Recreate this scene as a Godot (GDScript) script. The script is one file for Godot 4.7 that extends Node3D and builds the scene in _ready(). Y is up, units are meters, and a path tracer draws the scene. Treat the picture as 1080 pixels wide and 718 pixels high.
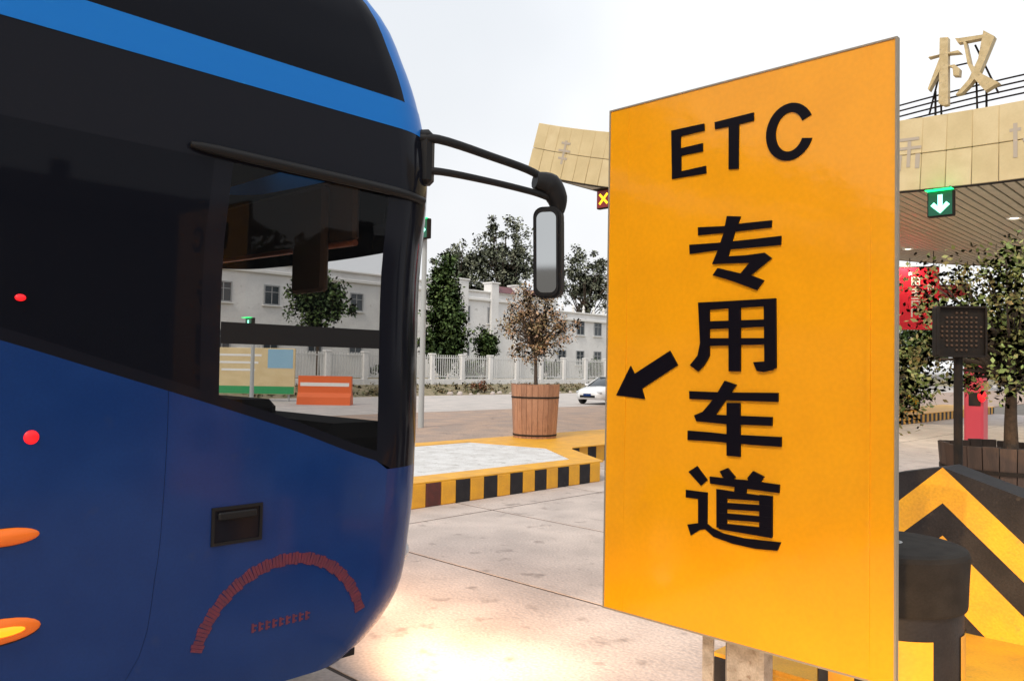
extends Node3D

var M := {}
var used := {}
var org := Vector3.ZERO
var rng := RandomNumberGenerator.new()

const GLYPHS := {
	"letter_E": [[0.292, 1.876, 0.434, 1.875, 0.436, 1.849, 0.334, 1.846, 0.334, 1.8, 0.429, 1.802, 0.43, 1.772, 0.337, 1.771, 0.338, 1.711, 0.443, 1.715, 0.445, 1.687, 0.298, 1.687]],
	"letter_T": [[0.478, 1.871, 0.633, 1.875, 0.634, 1.846, 0.576, 1.844, 0.576, 1.683, 0.537, 1.687, 0.536, 1.844, 0.48, 1.845]],
	"letter_C": [[0.8428, 1.8234, 0.8354, 1.8379, 0.8259, 1.8506, 0.8147, 1.8614, 0.802, 1.8698, 0.7884, 1.8755, 0.7741, 1.8786, 0.7595, 1.8787, 0.7451, 1.876, 0.7314, 1.8705, 0.7186, 1.8624, 0.7072, 1.8519, 0.6975, 1.8393, 0.6899, 1.825, 0.6844, 1.8094, 0.6812, 1.7929, 0.6806, 1.7761, 0.6824, 1.7594, 0.6866, 1.7433, 0.6931, 1.7282, 0.7018, 1.7146, 0.7123, 1.703, 0.7243, 1.6935, 0.7376, 1.6866, 0.7517, 1.6824, 0.7662, 1.681, 0.7807, 1.6825, 0.7948, 1.6868, 0.808, 1.6938, 0.82, 1.7033, 0.8305, 1.715, 0.8391, 1.7286, 0.8456, 1.7437, 0.8109, 1.7502, 0.8067, 1.7404, 0.8012, 1.7318, 0.7948, 1.7244, 0.7876, 1.7187, 0.7798, 1.7146, 0.7716, 1.7124, 0.7632, 1.7121, 0.755, 1.7137, 0.747, 1.7171, 0.7396, 1.7223, 0.7328, 1.7291, 0.7271, 1.7373, 0.7224, 1.7467, 0.7189, 1.7571, 0.7168, 1.7681, 0.716, 1.7794, 0.7166, 1.7907, 0.7186, 1.8018, 0.722, 1.8122, 0.7265, 1.8217, 0.7322, 1.8301, 0.7388, 1.8371, 0.7462, 1.8424, 0.7541, 1.8461, 0.7624, 1.8478, 0.7707, 1.8477, 0.779, 1.8457, 0.7868, 1.8418, 0.7941, 1.8362, 0.8006, 1.8291, 0.8061, 1.8205, 0.8106, 1.8109]],
	"character_zhuan": [[0.413, 1.489, 0.53, 1.481, 0.584, 1.484, 0.704, 1.482, 0.703, 1.457, 0.577, 1.457, 0.511, 1.457, 0.414, 1.459], [0.377, 1.427, 0.497, 1.423, 0.637, 1.423, 0.739, 1.424, 0.738, 1.393, 0.592, 1.394, 0.483, 1.396, 0.379, 1.392], [0.532, 1.517, 0.586, 1.509, 0.563, 1.454, 0.538, 1.37, 0.61, 1.368, 0.678, 1.371, 0.705, 1.35, 0.627, 1.296, 0.677, 1.275, 0.65, 1.242, 0.565, 1.276, 0.477, 1.306, 0.497, 1.331, 0.588, 1.305, 0.622, 1.34, 0.564, 1.343, 0.474, 1.347, 0.497, 1.396, 0.518, 1.452]],
	"character_yong": [[0.417, 1.208, 0.464, 1.206, 0.466, 1.011, 0.443, 0.974, 0.42, 0.953, 0.385, 0.975, 0.417, 1.011, 0.427, 1.057], [0.417, 1.208, 0.522, 1.208, 0.721, 1.21, 0.721, 1.185, 0.523, 1.181, 0.462, 1.179], [0.677, 1.208, 0.721, 1.208, 0.724, 0.971, 0.709, 0.962, 0.675, 0.955, 0.653, 0.959, 0.639, 0.989, 0.681, 0.992], [0.542, 1.196, 0.588, 1.197, 0.59, 0.956, 0.545, 0.955], [0.457, 1.137, 0.685, 1.138, 0.685, 1.113, 0.457, 1.108], [0.458, 1.075, 0.685, 1.073, 0.685, 1.051, 0.458, 1.047]],
	"character_che": [[0.383, 0.879, 0.517, 0.879, 0.731, 0.885, 0.731, 0.854, 0.532, 0.851, 0.385, 0.849], [0.529, 0.921, 0.575, 0.908, 0.493, 0.797, 0.711, 0.801, 0.71, 0.771, 0.543, 0.766, 0.415, 0.769, 0.405, 0.79, 0.441, 0.805, 0.487, 0.856], [0.379, 0.732, 0.468, 0.732, 0.543, 0.73, 0.744, 0.735, 0.744, 0.702, 0.64, 0.7, 0.468, 0.7, 0.379, 0.697], [0.538, 0.842, 0.59, 0.844, 0.593, 0.654, 0.54, 0.654]],
	"character_dao": [[0.384, 0.58, 0.42, 0.604, 0.463, 0.558, 0.437, 0.535], [0.374, 0.512, 0.464, 0.513, 0.465, 0.4, 0.485, 0.388, 0.53, 0.375, 0.61, 0.371, 0.745, 0.379, 0.733, 0.349, 0.652, 0.342, 0.568, 0.345, 0.491, 0.357, 0.457, 0.379, 0.434, 0.373, 0.397, 0.347, 0.382, 0.385, 0.427, 0.397, 0.426, 0.485, 0.374, 0.484], [0.513, 0.595, 0.544, 0.61, 0.575, 0.58, 0.549, 0.56, 0.525, 0.577], [0.621, 0.583, 0.642, 0.609, 0.683, 0.594, 0.666, 0.568, 0.629, 0.564], [0.473, 0.572, 0.576, 0.573, 0.608, 0.575, 0.739, 0.573, 0.738, 0.545, 0.63, 0.545, 0.577, 0.546, 0.475, 0.547], [0.575, 0.573, 0.624, 0.573, 0.614, 0.519, 0.571, 0.523], [0.501, 0.53, 0.542, 0.53, 0.543, 0.394, 0.503, 0.393], [0.667, 0.53, 0.714, 0.531, 0.715, 0.393, 0.668, 0.39], [0.511, 0.53, 0.712, 0.527, 0.712, 0.512, 0.512, 0.499], [0.512, 0.484, 0.712, 0.498, 0.712, 0.477, 0.512, 0.461], [0.512, 0.447, 0.712, 0.459, 0.712, 0.44, 0.512, 0.424], [0.513, 0.41, 0.713, 0.421, 0.713, 0.389, 0.513, 0.389]],
	"direction_arrow": [[0.297, 1.029, 0.332, 0.975, 0.171, 0.881, 0.185, 0.841, 0.048, 0.851, 0.116, 0.969, 0.135, 0.938]],
	"ROOF": [[-0.385, 1.65, -0.211, 1.616, -0.21, 0.059, -0.309, 0.053, -0.409, 0.13], [-0.625, 1.24, -0.385, 1.256, 0.059, 1.186, -0.002, 1.257, -0.223, 1.26, -0.613, 1.265], [-0.397, 1.153, -0.36, 0.922, -0.612, 0.468, -0.637, 0.515], [-0.198, 0.951, -0.075, 0.947, 0.035, 0.824, 0.023, 0.663, -0.099, 0.693, -0.112, 0.874], [-0.063, 1.547, -0.002, 1.421, 0.477, 1.398, 0.5, 1.473, 0.023, 1.524], [0.512, 1.563, 0.733, 1.368, 0.453, 0.666, 0.239, 0.394, 0.071, 0.243, -0.05, 0.243, 0.216, 0.535, 0.406, 0.947], [0.108, 1.432, 0.168, 1.389, 0.263, 0.875, 0.5, 0.574, 0.823, 0.31, 0.731, 0.279, 0.546, 0.189, 0.335, 0.506, 0.192, 0.893]],
}

# ------------------------------------------------------------------ colours and materials
func lin(r: float, g: float, b: float, a := 1.0) -> Color:
	var c := Color(r, g, b).linear_to_srgb()
	c.a = a
	return c

func mat(c: Color, rough := 0.6, metal := 0.0) -> StandardMaterial3D:
	var m := StandardMaterial3D.new()
	m.albedo_color = c
	m.roughness = rough
	m.metallic = metal
	m.cull_mode = BaseMaterial3D.CULL_DISABLED
	return m

func nz(freq: float, sd: int, kind := FastNoiseLite.TYPE_SIMPLEX_SMOOTH, oct := 4) -> FastNoiseLite:
	var n := FastNoiseLite.new()
	n.noise_type = kind
	n.seed = sd
	n.frequency = freq
	n.fractal_octaves = oct
	return n

func bytes_of(n: FastNoiseLite, size: int) -> PackedByteArray:
	var im := n.get_seamless_image(size, size)
	im.convert(Image.FORMAT_L8)
	return im.get_data()

# mixes coarse patches, fine grain and sparse dark marks into one linear colour field
func stained(size: int, sd: int, a: Vector3, b: Vector3, coarse: float, fine: float, grain := 0.25, marks := 0.0, mark_col := Vector3(0.05, 0.045, 0.04)) -> ImageTexture:
	var n1 := bytes_of(nz(coarse / size, sd), size)
	var n2 := bytes_of(nz(fine / size, sd + 7, FastNoiseLite.TYPE_SIMPLEX_SMOOTH, 3), size)
	var n3 := bytes_of(nz(coarse * 2.3 / size, sd + 19, FastNoiseLite.TYPE_SIMPLEX_SMOOTH, 5), size)
	var out := PackedByteArray()
	out.resize(size * size * 3)
	for i in size * size:
		var t := clampf((n1[i] / 255.0 - 0.2) / 0.6, 0, 1)
		var g := 1.0 + grain * (n2[i] / 255.0 - 0.5) * 2.0
		var c := a.lerp(b, t) * g
		if marks > 0.0:
			var k := clampf((n3[i] / 255.0 - (1.0 - marks)) * 5.0, 0, 1)
			c = c.lerp(mark_col, k * 0.75)
		out[i * 3] = int(clampf(pow(maxf(c.x, 0.0), 0.4545) * 255, 0, 255))
		out[i * 3 + 1] = int(clampf(pow(maxf(c.y, 0.0), 0.4545) * 255, 0, 255))
		out[i * 3 + 2] = int(clampf(pow(maxf(c.z, 0.0), 0.4545) * 255, 0, 255))
	var im := Image.create_from_data(size, size, false, Image.FORMAT_RGB8, out)
	im.generate_mipmaps()
	return ImageTexture.create_from_image(im)

func bump_tex(size: int, sd: int, freq: float, strength: float) -> ImageTexture:
	var im := nz(freq / size, sd, FastNoiseLite.TYPE_SIMPLEX_SMOOTH, 5).get_seamless_image(size, size)
	im.convert(Image.FORMAT_RGBA8)
	im.bump_map_to_normal_map(strength)
	return ImageTexture.create_from_image(im)

func surf(t: Texture2D, tile: float, rough: float, bump: Texture2D = null, bump_k := 1.0, world := true) -> StandardMaterial3D:
	var m := mat(Color.WHITE, rough)
	m.albedo_texture = t
	m.uv1_triplanar = true
	m.uv1_world_triplanar = world
	m.uv1_scale = Vector3.ONE / tile
	if bump:
		m.normal_enabled = true
		m.normal_texture = bump
		m.normal_scale = bump_k
	return m

func glow(c: Color, e: float, base := Color(0.1, 0.1, 0.1)) -> StandardMaterial3D:
	var m := mat(base, 0.4)
	m.emission_enabled = true
	m.emission = c
	m.emission_energy_multiplier = e
	return m

func pane(c: Color, a: float) -> StandardMaterial3D:
	var m := mat(Color(c.r, c.g, c.b, a), 0.02)
	m.transparency = BaseMaterial3D.TRANSPARENCY_ALPHA
	return m

# ------------------------------------------------------------------ meshes
func st() -> SurfaceTool:
	var s := SurfaceTool.new()
	s.begin(Mesh.PRIMITIVE_TRIANGLES)
	s.set_smooth_group(-1)
	return s

func tri(s: SurfaceTool, a: Vector3, b: Vector3, c: Vector3, out: Vector3) -> void:
	if (b - a).cross(c - a).dot(out) > 0:
		var k := b
		b = c
		c = k
	s.add_vertex(a)
	s.add_vertex(b)
	s.add_vertex(c)

func quad(s: SurfaceTool, a: Vector3, b: Vector3, c: Vector3, d: Vector3, out: Vector3) -> void:
	tri(s, a, b, c, out)
	tri(s, a, c, d, out)

func box(s: SurfaceTool, c: Vector3, z: Vector3, bas := Basis.IDENTITY) -> void:
	var h := z / 2
	for ax in 3:
		for sg in [-1.0, 1.0]:
			var n := Vector3.ZERO
			n[ax] = sg
			var u := Vector3.ZERO
			u[(ax + 1) % 3] = h[(ax + 1) % 3]
			var v := Vector3.ZERO
			v[(ax + 2) % 3] = h[(ax + 2) % 3]
			var o := n * h[ax]
			quad(s, c + bas * (o - u - v), c + bas * (o + u - v), c + bas * (o + u + v), c + bas * (o - u + v), bas * n)

func cbox(s: SurfaceTool, c: Vector3, z: Vector3, bev := 0.02, bas := Basis.IDENTITY) -> void:
	var h := z / 2
	var e := h - Vector3.ONE * bev
	for ax in 3:
		var p := (ax + 1) % 3
		var q := (ax + 2) % 3
		for sg in [-1.0, 1.0]:
			var n := Vector3.ZERO
			n[ax] = sg
			var u := Vector3.ZERO
			u[p] = e[p]
			var v := Vector3.ZERO
			v[q] = e[q]
			var o := n * h[ax]
			quad(s, c + bas * (o - u - v), c + bas * (o + u - v), c + bas * (o + u + v), c + bas * (o - u + v), bas * n)
		for sp in [-1.0, 1.0]:
			for sq in [-1.0, 1.0]:
				var a1 := Vector3.ZERO
				a1[p] = sp * h[p]
				a1[q] = sq * e[q]
				var a2 := Vector3.ZERO
				a2[p] = sp * e[p]
				a2[q] = sq * h[q]
				var l := Vector3.ZERO
				l[ax] = e[ax]
				quad(s, c + bas * (a1 - l), c + bas * (a1 + l), c + bas * (a2 + l), c + bas * (a2 - l), bas * (a1 + a2))
	for sx in [-1.0, 1.0]:
		for sy in [-1.0, 1.0]:
			for sz in [-1.0, 1.0]:
				var d := Vector3(sx, sy, sz)
				tri(s, c + bas * (d * Vector3(h.x, e.y, e.z)), c + bas * (d * Vector3(e.x, h.y, e.z)), c + bas * (d * Vector3(e.x, e.y, h.z)), bas * d)

func flat_poly(a: Array) -> PackedVector2Array:
	var o := PackedVector2Array()
	for i in range(0, a.size(), 2):
		o.append(Vector2(a[i], a[i + 1]))
	return o

# polygon in the plane (ax, ay) at o, pushed out along az
func prism(s: SurfaceTool, pts: PackedVector2Array, o: Vector3, ax: Vector3, ay: Vector3, az: Vector3) -> void:
	var ids := Geometry2D.triangulate_polygon(pts)
	for i in range(0, ids.size(), 3):
		var a := o + ax * pts[ids[i]].x + ay * pts[ids[i]].y
		var b := o + ax * pts[ids[i + 1]].x + ay * pts[ids[i + 1]].y
		var c := o + ax * pts[ids[i + 2]].x + ay * pts[ids[i + 2]].y
		tri(s, a, b, c, -az)
		tri(s, a + az, b + az, c + az, az)
	var sg := -1.0 if Geometry2D.is_polygon_clockwise(pts) else 1.0
	for i in pts.size():
		var p := pts[i]
		var q := pts[(i + 1) % pts.size()]
		var e := q - p
		var nn := Vector2(e.y, -e.x) * sg
		var a := o + ax * p.x + ay * p.y
		var b := o + ax * q.x + ay * q.y
		quad(s, a, b, b + az, a + az, ax * nn.x + ay * nn.y)

func tube(s: SurfaceTool, pts: Array, radii: Array, n := 10, caps := true) -> void:
	var rings := []
	var up := Vector3(0.31, 0.2, 0.93).normalized()
	for i in pts.size():
		var d: Vector3
		if i == 0: d = pts[1] - pts[0]
		elif i == pts.size() - 1: d = pts[i] - pts[i - 1]
		else: d = (pts[i + 1] - pts[i]).normalized() + (pts[i] - pts[i - 1]).normalized()
		d = d.normalized()
		var x := up.cross(d)
		if x.length() < 0.05: x = Vector3.RIGHT.cross(d)
		x = x.normalized()
		var y := d.cross(x)
		up = x.cross(d) * -1.0
		up = y
		var r := []
		for k in n:
			var t := TAU * k / n
			r.append(pts[i] + (x * cos(t) + y * sin(t)) * radii[i])
		rings.append(r)
	s.set_smooth_group(1)
	for i in pts.size() - 1:
		for k in n:
			var j := (k + 1) % n
			var mid: Vector3 = (rings[i][k] + rings[i + 1][j]) / 2 - (pts[i] + pts[i + 1]) / 2
			quad(s, rings[i][k], rings[i][j], rings[i + 1][j], rings[i + 1][k], mid)
	s.set_smooth_group(-1)
	if caps:
		for e in [0, pts.size() - 1]:
			var dd: Vector3 = pts[0] - pts[1] if e == 0 else pts[e] - pts[e - 1]
			for k in n:
				tri(s, pts[e], rings[e][k], rings[e][(k + 1) % n], dd)

# rounds a bent tube's path and radii
func soft(s: SurfaceTool, pts: Array, radii: Array, n := 12, sub_n := 5) -> void:
	var op := []
	var orr := []
	for i in pts.size() - 1:
		var p: Vector3 = pts[maxi(i - 1, 0)]
		var q: Vector3 = pts[mini(i + 2, pts.size() - 1)]
		for k in sub_n:
			var t := float(k) / sub_n
			op.append((pts[i] as Vector3).cubic_interpolate(pts[i + 1], p, q, t))
			orr.append(lerpf(radii[i], radii[i + 1], t))
	op.append(pts[-1])
	orr.append(radii[-1])
	tube(s, op, orr, n)

func round_rect(w: float, h: float, r: float, n := 6) -> PackedVector2Array:
	var o := PackedVector2Array()
	for c in 4:
		var cx: float = [1, -1, -1, 1][c] * (w / 2 - r)
		var cyy: float = [1, 1, -1, -1][c] * (h / 2 - r)
		for i in n + 1:
			var a := PI / 2 * (c + float(i) / n)
			o.append(Vector2(cx + r * cos(a), cyy + r * sin(a)))
	return o

# profile of (radius, height) turned about the axis up at c
func lathe(s: SurfaceTool, prof: Array, c: Vector3, n := 24, bas := Basis.IDENTITY) -> void:
	for i in prof.size() - 1:
		var p: Vector2 = prof[i]
		var q: Vector2 = prof[i + 1]
		s.set_smooth_group(i + 2)
		var nn := Vector2(q.y - p.y, -(q.x - p.x))
		for k in n:
			var a := TAU * k / n
			var b := TAU * (k + 1) / n
			var m := (a + b) / 2
			var da := Vector3(cos(a), 0, sin(a))
			var db := Vector3(cos(b), 0, sin(b))
			var out := Vector3(cos(m) * nn.x, nn.y, sin(m) * nn.x)
			var v1 := c + bas * (da * p.x + Vector3.UP * p.y)
			var v2 := c + bas * (db * p.x + Vector3.UP * p.y)
			var v3 := c + bas * (db * q.x + Vector3.UP * q.y)
			var v4 := c + bas * (da * q.x + Vector3.UP * q.y)
			if p.x > 0.0001: tri(s, v1, v2, v3, bas * out)
			if q.x > 0.0001: tri(s, v1, v3, v4, bas * out)
	s.set_smooth_group(-1)

func ball(s: SurfaceTool, c: Vector3, r: Vector3, n := 14) -> void:
	s.set_smooth_group(1)
	for i in n:
		for k in n * 2:
			var p := []
			for e in [[0, 0], [0, 1], [1, 1], [1, 0]]:
				var th: float = PI * (i + e[0]) / n
				var ph: float = PI * (k + e[1]) / n
				p.append(c + r * Vector3(sin(th) * cos(ph), cos(th), sin(th) * sin(ph)))
			var o: Vector3 = (p[0] + p[2]) / 2 - c
			if i > 0: tri(s, p[0], p[1], p[2], o)
			if i < n - 1: tri(s, p[0], p[2], p[3], o)
			elif i == n - 1: pass
	s.set_smooth_group(-1)

func fin(s: SurfaceTool) -> Mesh:
	s.generate_normals()
	return s.commit()

# ------------------------------------------------------------------ the scene tree
func numbered(called: String) -> String:
	if not used.has(called):
		used[called] = 0
		return called
	used[called] += 1
	return "%s_%03d" % [called, used[called]]

func tag(o: Node, label: String, category: String, group := "") -> Node:
	o.set_meta("label", label)
	o.set_meta("category", category)
	if group: o.set_meta("group", group)
	return o

func thing(called: String, label: String, category: String, at := Vector3.ZERO, group := "") -> Node3D:
	var o := Node3D.new()
	o.name = numbered(called)
	add_child(o)
	o.position = at
	org = at
	tag(o, label, category, group)
	return o

func mi(called: String, mesh: Mesh, m: Material, parent: Node3D) -> MeshInstance3D:
	var o := MeshInstance3D.new()
	o.name = called
	o.mesh = mesh
	o.material_override = m
	parent.add_child(o, true)
	if parent.get_parent() == self: o.position = -org
	return o

# a part whose shape is written in world coordinates, under a thing standing at org
func part(called: String, s: SurfaceTool, m: Material, parent: Node3D) -> MeshInstance3D:
	return mi(called, fin(s), m, parent)

func struct(called: String, s: SurfaceTool, m: Material) -> MeshInstance3D:
	var o := MeshInstance3D.new()
	o.name = numbered(called)
	o.mesh = fin(s)
	o.material_override = m
	add_child(o)
	o.set_meta("kind", "structure")
	return o

func struct_root(called: String) -> Node3D:
	var o := Node3D.new()
	o.name = numbered(called)
	add_child(o)
	o.set_meta("kind", "structure")
	org = Vector3.ZERO
	return o

func piece(called: String, mesh: Mesh, m: Material, parent: Node3D, at: Vector3, bas := Basis.IDENTITY) -> MeshInstance3D:
	var o := MeshInstance3D.new()
	o.name = called
	o.mesh = mesh
	o.material_override = m
	parent.add_child(o, true)
	o.transform = Transform3D(bas, at)
	return o

func copy(o: Node3D, at: Vector3, label: String, turn := 0.0, size := Vector3.ONE) -> Node3D:
	var c: Node3D = o.duplicate()
	c.name = numbered(String(o.name).rstrip("0123456789").rstrip("_"))
	add_child(c)
	c.position = at
	c.rotation.y = turn
	c.scale = size
	c.set_meta("label", label)
	return c

# ------------------------------------------------------------------ plants
func leaf_mesh(sd: int, clumps: Array, per: int, size: float, cols: Array) -> ArrayMesh:
	var r := RandomNumberGenerator.new()
	r.seed = sd
	var vs := PackedVector3Array()
	var ns := PackedVector3Array()
	var cs := PackedColorArray()
	for c in clumps:
		var base: Color = cols[r.randi() % cols.size()]
		var cnt := int(per * r.randf_range(0.6, 1.3))
		for i in cnt:
			var off := Vector3(r.randfn(), r.randfn(), r.randfn()) * 0.5
			if off.length() > 0.95: off = off.normalized() * r.randf_range(0.3, 0.95)
			var p: Vector3 = c[0] + off * c[1]
			var d := Vector3(r.randfn(), r.randfn() * 0.8 - 0.15, r.randfn()).normalized()
			var w := d.cross(Vector3(r.randfn(), r.randfn(), r.randfn())).normalized()
			var l := size * r.randf_range(0.6, 1.35)
			var nn := d.cross(w).normalized()
			if nn.y < 0: nn = -nn
			var tip := p + d * l
			var mid := p + d * l * 0.45 + nn * l * 0.06
			var a := mid + w * l * 0.27 - nn * l * 0.1
			var b := mid - w * l * 0.27 - nn * l * 0.1
			var k: Color = base.lerp(cols[r.randi() % cols.size()], r.randf() * 0.7)
			k = k * r.randf_range(0.9, 1.5)
			k.a = 1.0
			for v in [p, a, tip, p, tip, b]:
				vs.append(v)
				ns.append(nn)
				cs.append(k)
	var arr := []
	arr.resize(Mesh.ARRAY_MAX)
	arr[Mesh.ARRAY_VERTEX] = vs
	arr[Mesh.ARRAY_NORMAL] = ns
	arr[Mesh.ARRAY_COLOR] = cs
	var m := ArrayMesh.new()
	m.add_surface_from_arrays(Mesh.PRIMITIVE_TRIANGLES, arr)
	return m

# clumps: a crown of uneven outline about c; every clump hangs on a limb
func tree(called: String, label: String, category: String, at: Vector3, trunk_h: float, trunk_r: float, crown_c: float, rad: Vector3, n_clump: int, clump_r: float, per: int, leaf: float, cols: Array, sd: int, group := "", limbs := 12, spire := 0.0, bark: Material = null) -> Node3D:
	var r := RandomNumberGenerator.new()
	r.seed = sd
	var t := thing(called, label, category, at, group)
	var cl := []
	for i in n_clump:
		var d := Vector3(r.randfn(), r.randfn(), r.randfn()).normalized()
		var q := pow(r.randf(), 0.45)
		var e := d * q
		if spire > 0.0:
			var f := 1.0 - spire * clampf(e.y * 0.5 + 0.5, 0, 1)
			e.x *= f
			e.z *= f
		cl.append([Vector3(0, crown_c, 0) + e * rad * r.randf_range(0.85, 1.12), clump_r * r.randf_range(0.6, 1.35)])
	var s := st()
	var top := Vector3(r.randf_range(-0.06, 0.06) * trunk_h, trunk_h, r.randf_range(-0.06, 0.06) * trunk_h)
	var lead := Vector3(0, crown_c + rad.y * 0.5, 0)
	tube(s, [Vector3(0, -0.05, 0), Vector3(0.01, trunk_h * 0.12, 0), top * 0.55, top, top.lerp(lead, 0.6), lead], [trunk_r * 1.35, trunk_r, trunk_r * 0.85, trunk_r * 0.72, trunk_r * 0.4, trunk_r * 0.12], 9)
	for i in mini(limbs, cl.size()):
		var to: Vector3 = cl[i][0]
		var from := top.lerp(lead, r.randf() * 0.45)
		var mid := from.lerp(to, 0.5) + Vector3(0, r.randf_range(-0.02, 0.1) * rad.y, 0)
		tube(s, [from, mid, to], [trunk_r * 0.45, trunk_r * 0.28, trunk_r * 0.08], 6)
	var o := mi("trunk", fin(s), bark if bark else M.bark, t)
	o.position = Vector3.ZERO
	o = mi("crown", leaf_mesh(sd + 5, cl, per, leaf, cols), M.leaf, t)
	o.position = Vector3.ZERO
	return t

# ------------------------------------------------------------------ materials of this place
func make_materials() -> void:
	var rough_bump := bump_tex(512, 3, 40.0, 6.0)
	var fine_bump := bump_tex(512, 4, 90.0, 4.0)
	M.concrete = surf(stained(1024, 11, Vector3(0.56, 0.485, 0.445), Vector3(0.45, 0.39, 0.36), 5.0, 160.0, 0.22, 0.30, Vector3(0.25, 0.205, 0.185)), 4.7, 0.72, fine_bump, 0.14)
	M.concrete_b = surf(stained(512, 23, Vector3(0.54, 0.465, 0.425), Vector3(0.47, 0.405, 0.375), 4.0, 90.0, 0.2, 0.26, Vector3(0.19, 0.16, 0.14)), 3.9, 0.75, fine_bump, 0.14)
	M.joint = mat(lin(0.07, 0.055, 0.048), 0.95)
	M.ground = surf(stained(512, 31, Vector3(0.17, 0.15, 0.13), Vector3(0.11, 0.10, 0.09), 5.0, 80.0, 0.3), 9.0, 0.9)
	M.asphalt = surf(stained(1024, 37, Vector3(0.44, 0.31, 0.235), Vector3(0.33, 0.255, 0.215), 6.0, 150.0, 0.25, 0.25, Vector3(0.14, 0.11, 0.09)), 8.0, 0.8, fine_bump, 0.4)
	M.pale_road = surf(stained(512, 41, Vector3(0.54, 0.49, 0.46), Vector3(0.45, 0.42, 0.40), 5.0, 90.0, 0.2), 7.0, 0.85)
	M.paving = surf(stained(512, 43, Vector3(0.68, 0.68, 0.68), Vector3(0.56, 0.55, 0.54), 5.0, 70.0, 0.18, 0.3, Vector3(0.33, 0.31, 0.29)), 2.6, 0.8, fine_bump, 0.5)
	M.verge = surf(stained(512, 47, Vector3(0.34, 0.27, 0.18), Vector3(0.17, 0.16, 0.08), 9.0, 90.0, 0.4), 6.0, 0.95, rough_bump, 1.0)
	M.yellow = surf(stained(512, 53, Vector3(0.78, 0.40, 0.018), Vector3(0.66, 0.33, 0.025), 5.0, 80.0, 0.12, 0.17, Vector3(0.45, 0.25, 0.06)), 1.7, 0.55, fine_bump, 0.1)
	M.black_paint = surf(stained(512, 59, Vector3(0.015, 0.015, 0.019), Vector3(0.024, 0.023, 0.027), 6.0, 80.0, 0.3, 0.22, Vector3(0.07, 0.06, 0.055)), 1.3, 0.55, fine_bump, 0.06)
	M.black_paint.metallic_specular = 0.3
	M.maroon = surf(stained(256, 61, Vector3(0.11, 0.018, 0.014), Vector3(0.07, 0.015, 0.012), 6.0, 60.0, 0.3), 1.0, 0.6)
	M.bus_blue = surf(stained(512, 139, Vector3(0.0026, 0.026, 0.135), Vector3(0.004, 0.031, 0.15), 5.0, 110.0, 0.10, 0.2, Vector3(0.012, 0.034, 0.125)), 1.9, 0.22)
	M.bus_blue.clearcoat_enabled = true
	M.bus_blue.clearcoat = 0.15
	M.bus_blue.clearcoat_roughness = 0.08
	M.bus_blue.metallic_specular = 0.3
	M.bus_light = mat(lin(0.013, 0.165, 0.55), 0.3)
	M.bus_light.metallic_specular = 0.2
	M.bus_black = mat(lin(0.009, 0.010, 0.015), 0.10)
	M.bus_black.metallic_specular = 0.22
	M.bus_trim = mat(lin(0.012, 0.012, 0.013), 0.5)
	M.bus_trim.metallic_specular = 0.3
	M.bus_inside = mat(lin(0.012, 0.012, 0.014), 0.8)
	M.bus_inside.metallic_specular = 0.15
	M.bus_brown = mat(lin(0.09, 0.05, 0.03), 0.8)
	M.side_glass = pane(lin(0.008, 0.009, 0.01), 0.3)
	M.dark_glass = mat(lin(0.006, 0.007, 0.011), 0.04)
	M.dark_glass.metallic_specular = 0.2
	M.side_glass.metallic_specular = 0.25
	M.windscreen = pane(lin(0.02, 0.025, 0.025), 0.12)
	M.decal_red = surf(stained(256, 67, Vector3(0.13, 0.014, 0.035), Vector3(0.09, 0.013, 0.036), 8.0, 60.0, 0.2), 0.5, 0.45)
	M.rubber = surf(stained(256, 71, Vector3(0.026, 0.023, 0.021), Vector3(0.016, 0.014, 0.013), 6.0, 70.0, 0.3), 0.6, 0.75)
	M.rubber.metallic_specular = 0.25
	M.chrome = mat(lin(0.7, 0.7, 0.7), 0.12, 1.0)
	M.mirror = mat(lin(0.42, 0.44, 0.45), 0.03, 1.0)
	M.steel = surf(stained(256, 73, Vector3(0.36, 0.33, 0.30), Vector3(0.24, 0.215, 0.19), 6.0, 50.0, 0.2, 0.3, Vector3(0.14, 0.085, 0.05)), 0.5, 0.45)
	M.dark_steel = surf(stained(256, 79, Vector3(0.016, 0.014, 0.013), Vector3(0.028, 0.02, 0.015), 5.0, 50.0, 0.3), 0.7, 0.55)
	M.dark_steel.metallic_specular = 0.2
	M.grey_steel = mat(lin(0.4, 0.42, 0.42), 0.5)
	M.sign_face = surf(stained(1024, 83, Vector3(0.80, 0.338, 0.003), Vector3(0.76, 0.318, 0.003), 4.0, 60.0, 0.04, 0.12, Vector3(0.72, 0.29, 0.012)), 1.4, 0.11, bump_tex(512, 85, 9.0, 2.0), 0.10)
	M.sign_face.metallic_specular = 0.5
	M.sign_edge = mat(lin(0.24, 0.21, 0.16), 0.5)
	M.vinyl = mat(lin(0.006, 0.005, 0.008), 0.3)
	M.vinyl.metallic_specular = 0.2
	M.cream = surf(stained(512, 89, Vector3(0.66, 0.53, 0.29), Vector3(0.60, 0.475, 0.25), 4.0, 40.0, 0.03, 0.14, Vector3(0.48, 0.37, 0.18)), 3.1, 0.45)
	M.cream_b = surf(stained(512, 97, Vector3(0.69, 0.56, 0.32), Vector3(0.63, 0.50, 0.27), 4.0, 40.0, 0.03, 0.12, Vector3(0.5, 0.39, 0.2)), 2.7, 0.45)
	M.gold = surf(stained(256, 101, Vector3(0.62, 0.49, 0.27), Vector3(0.52, 0.40, 0.2), 5.0, 40.0, 0.12, 0.3, Vector3(0.3, 0.23, 0.13)), 1.1, 0.5)
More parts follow.
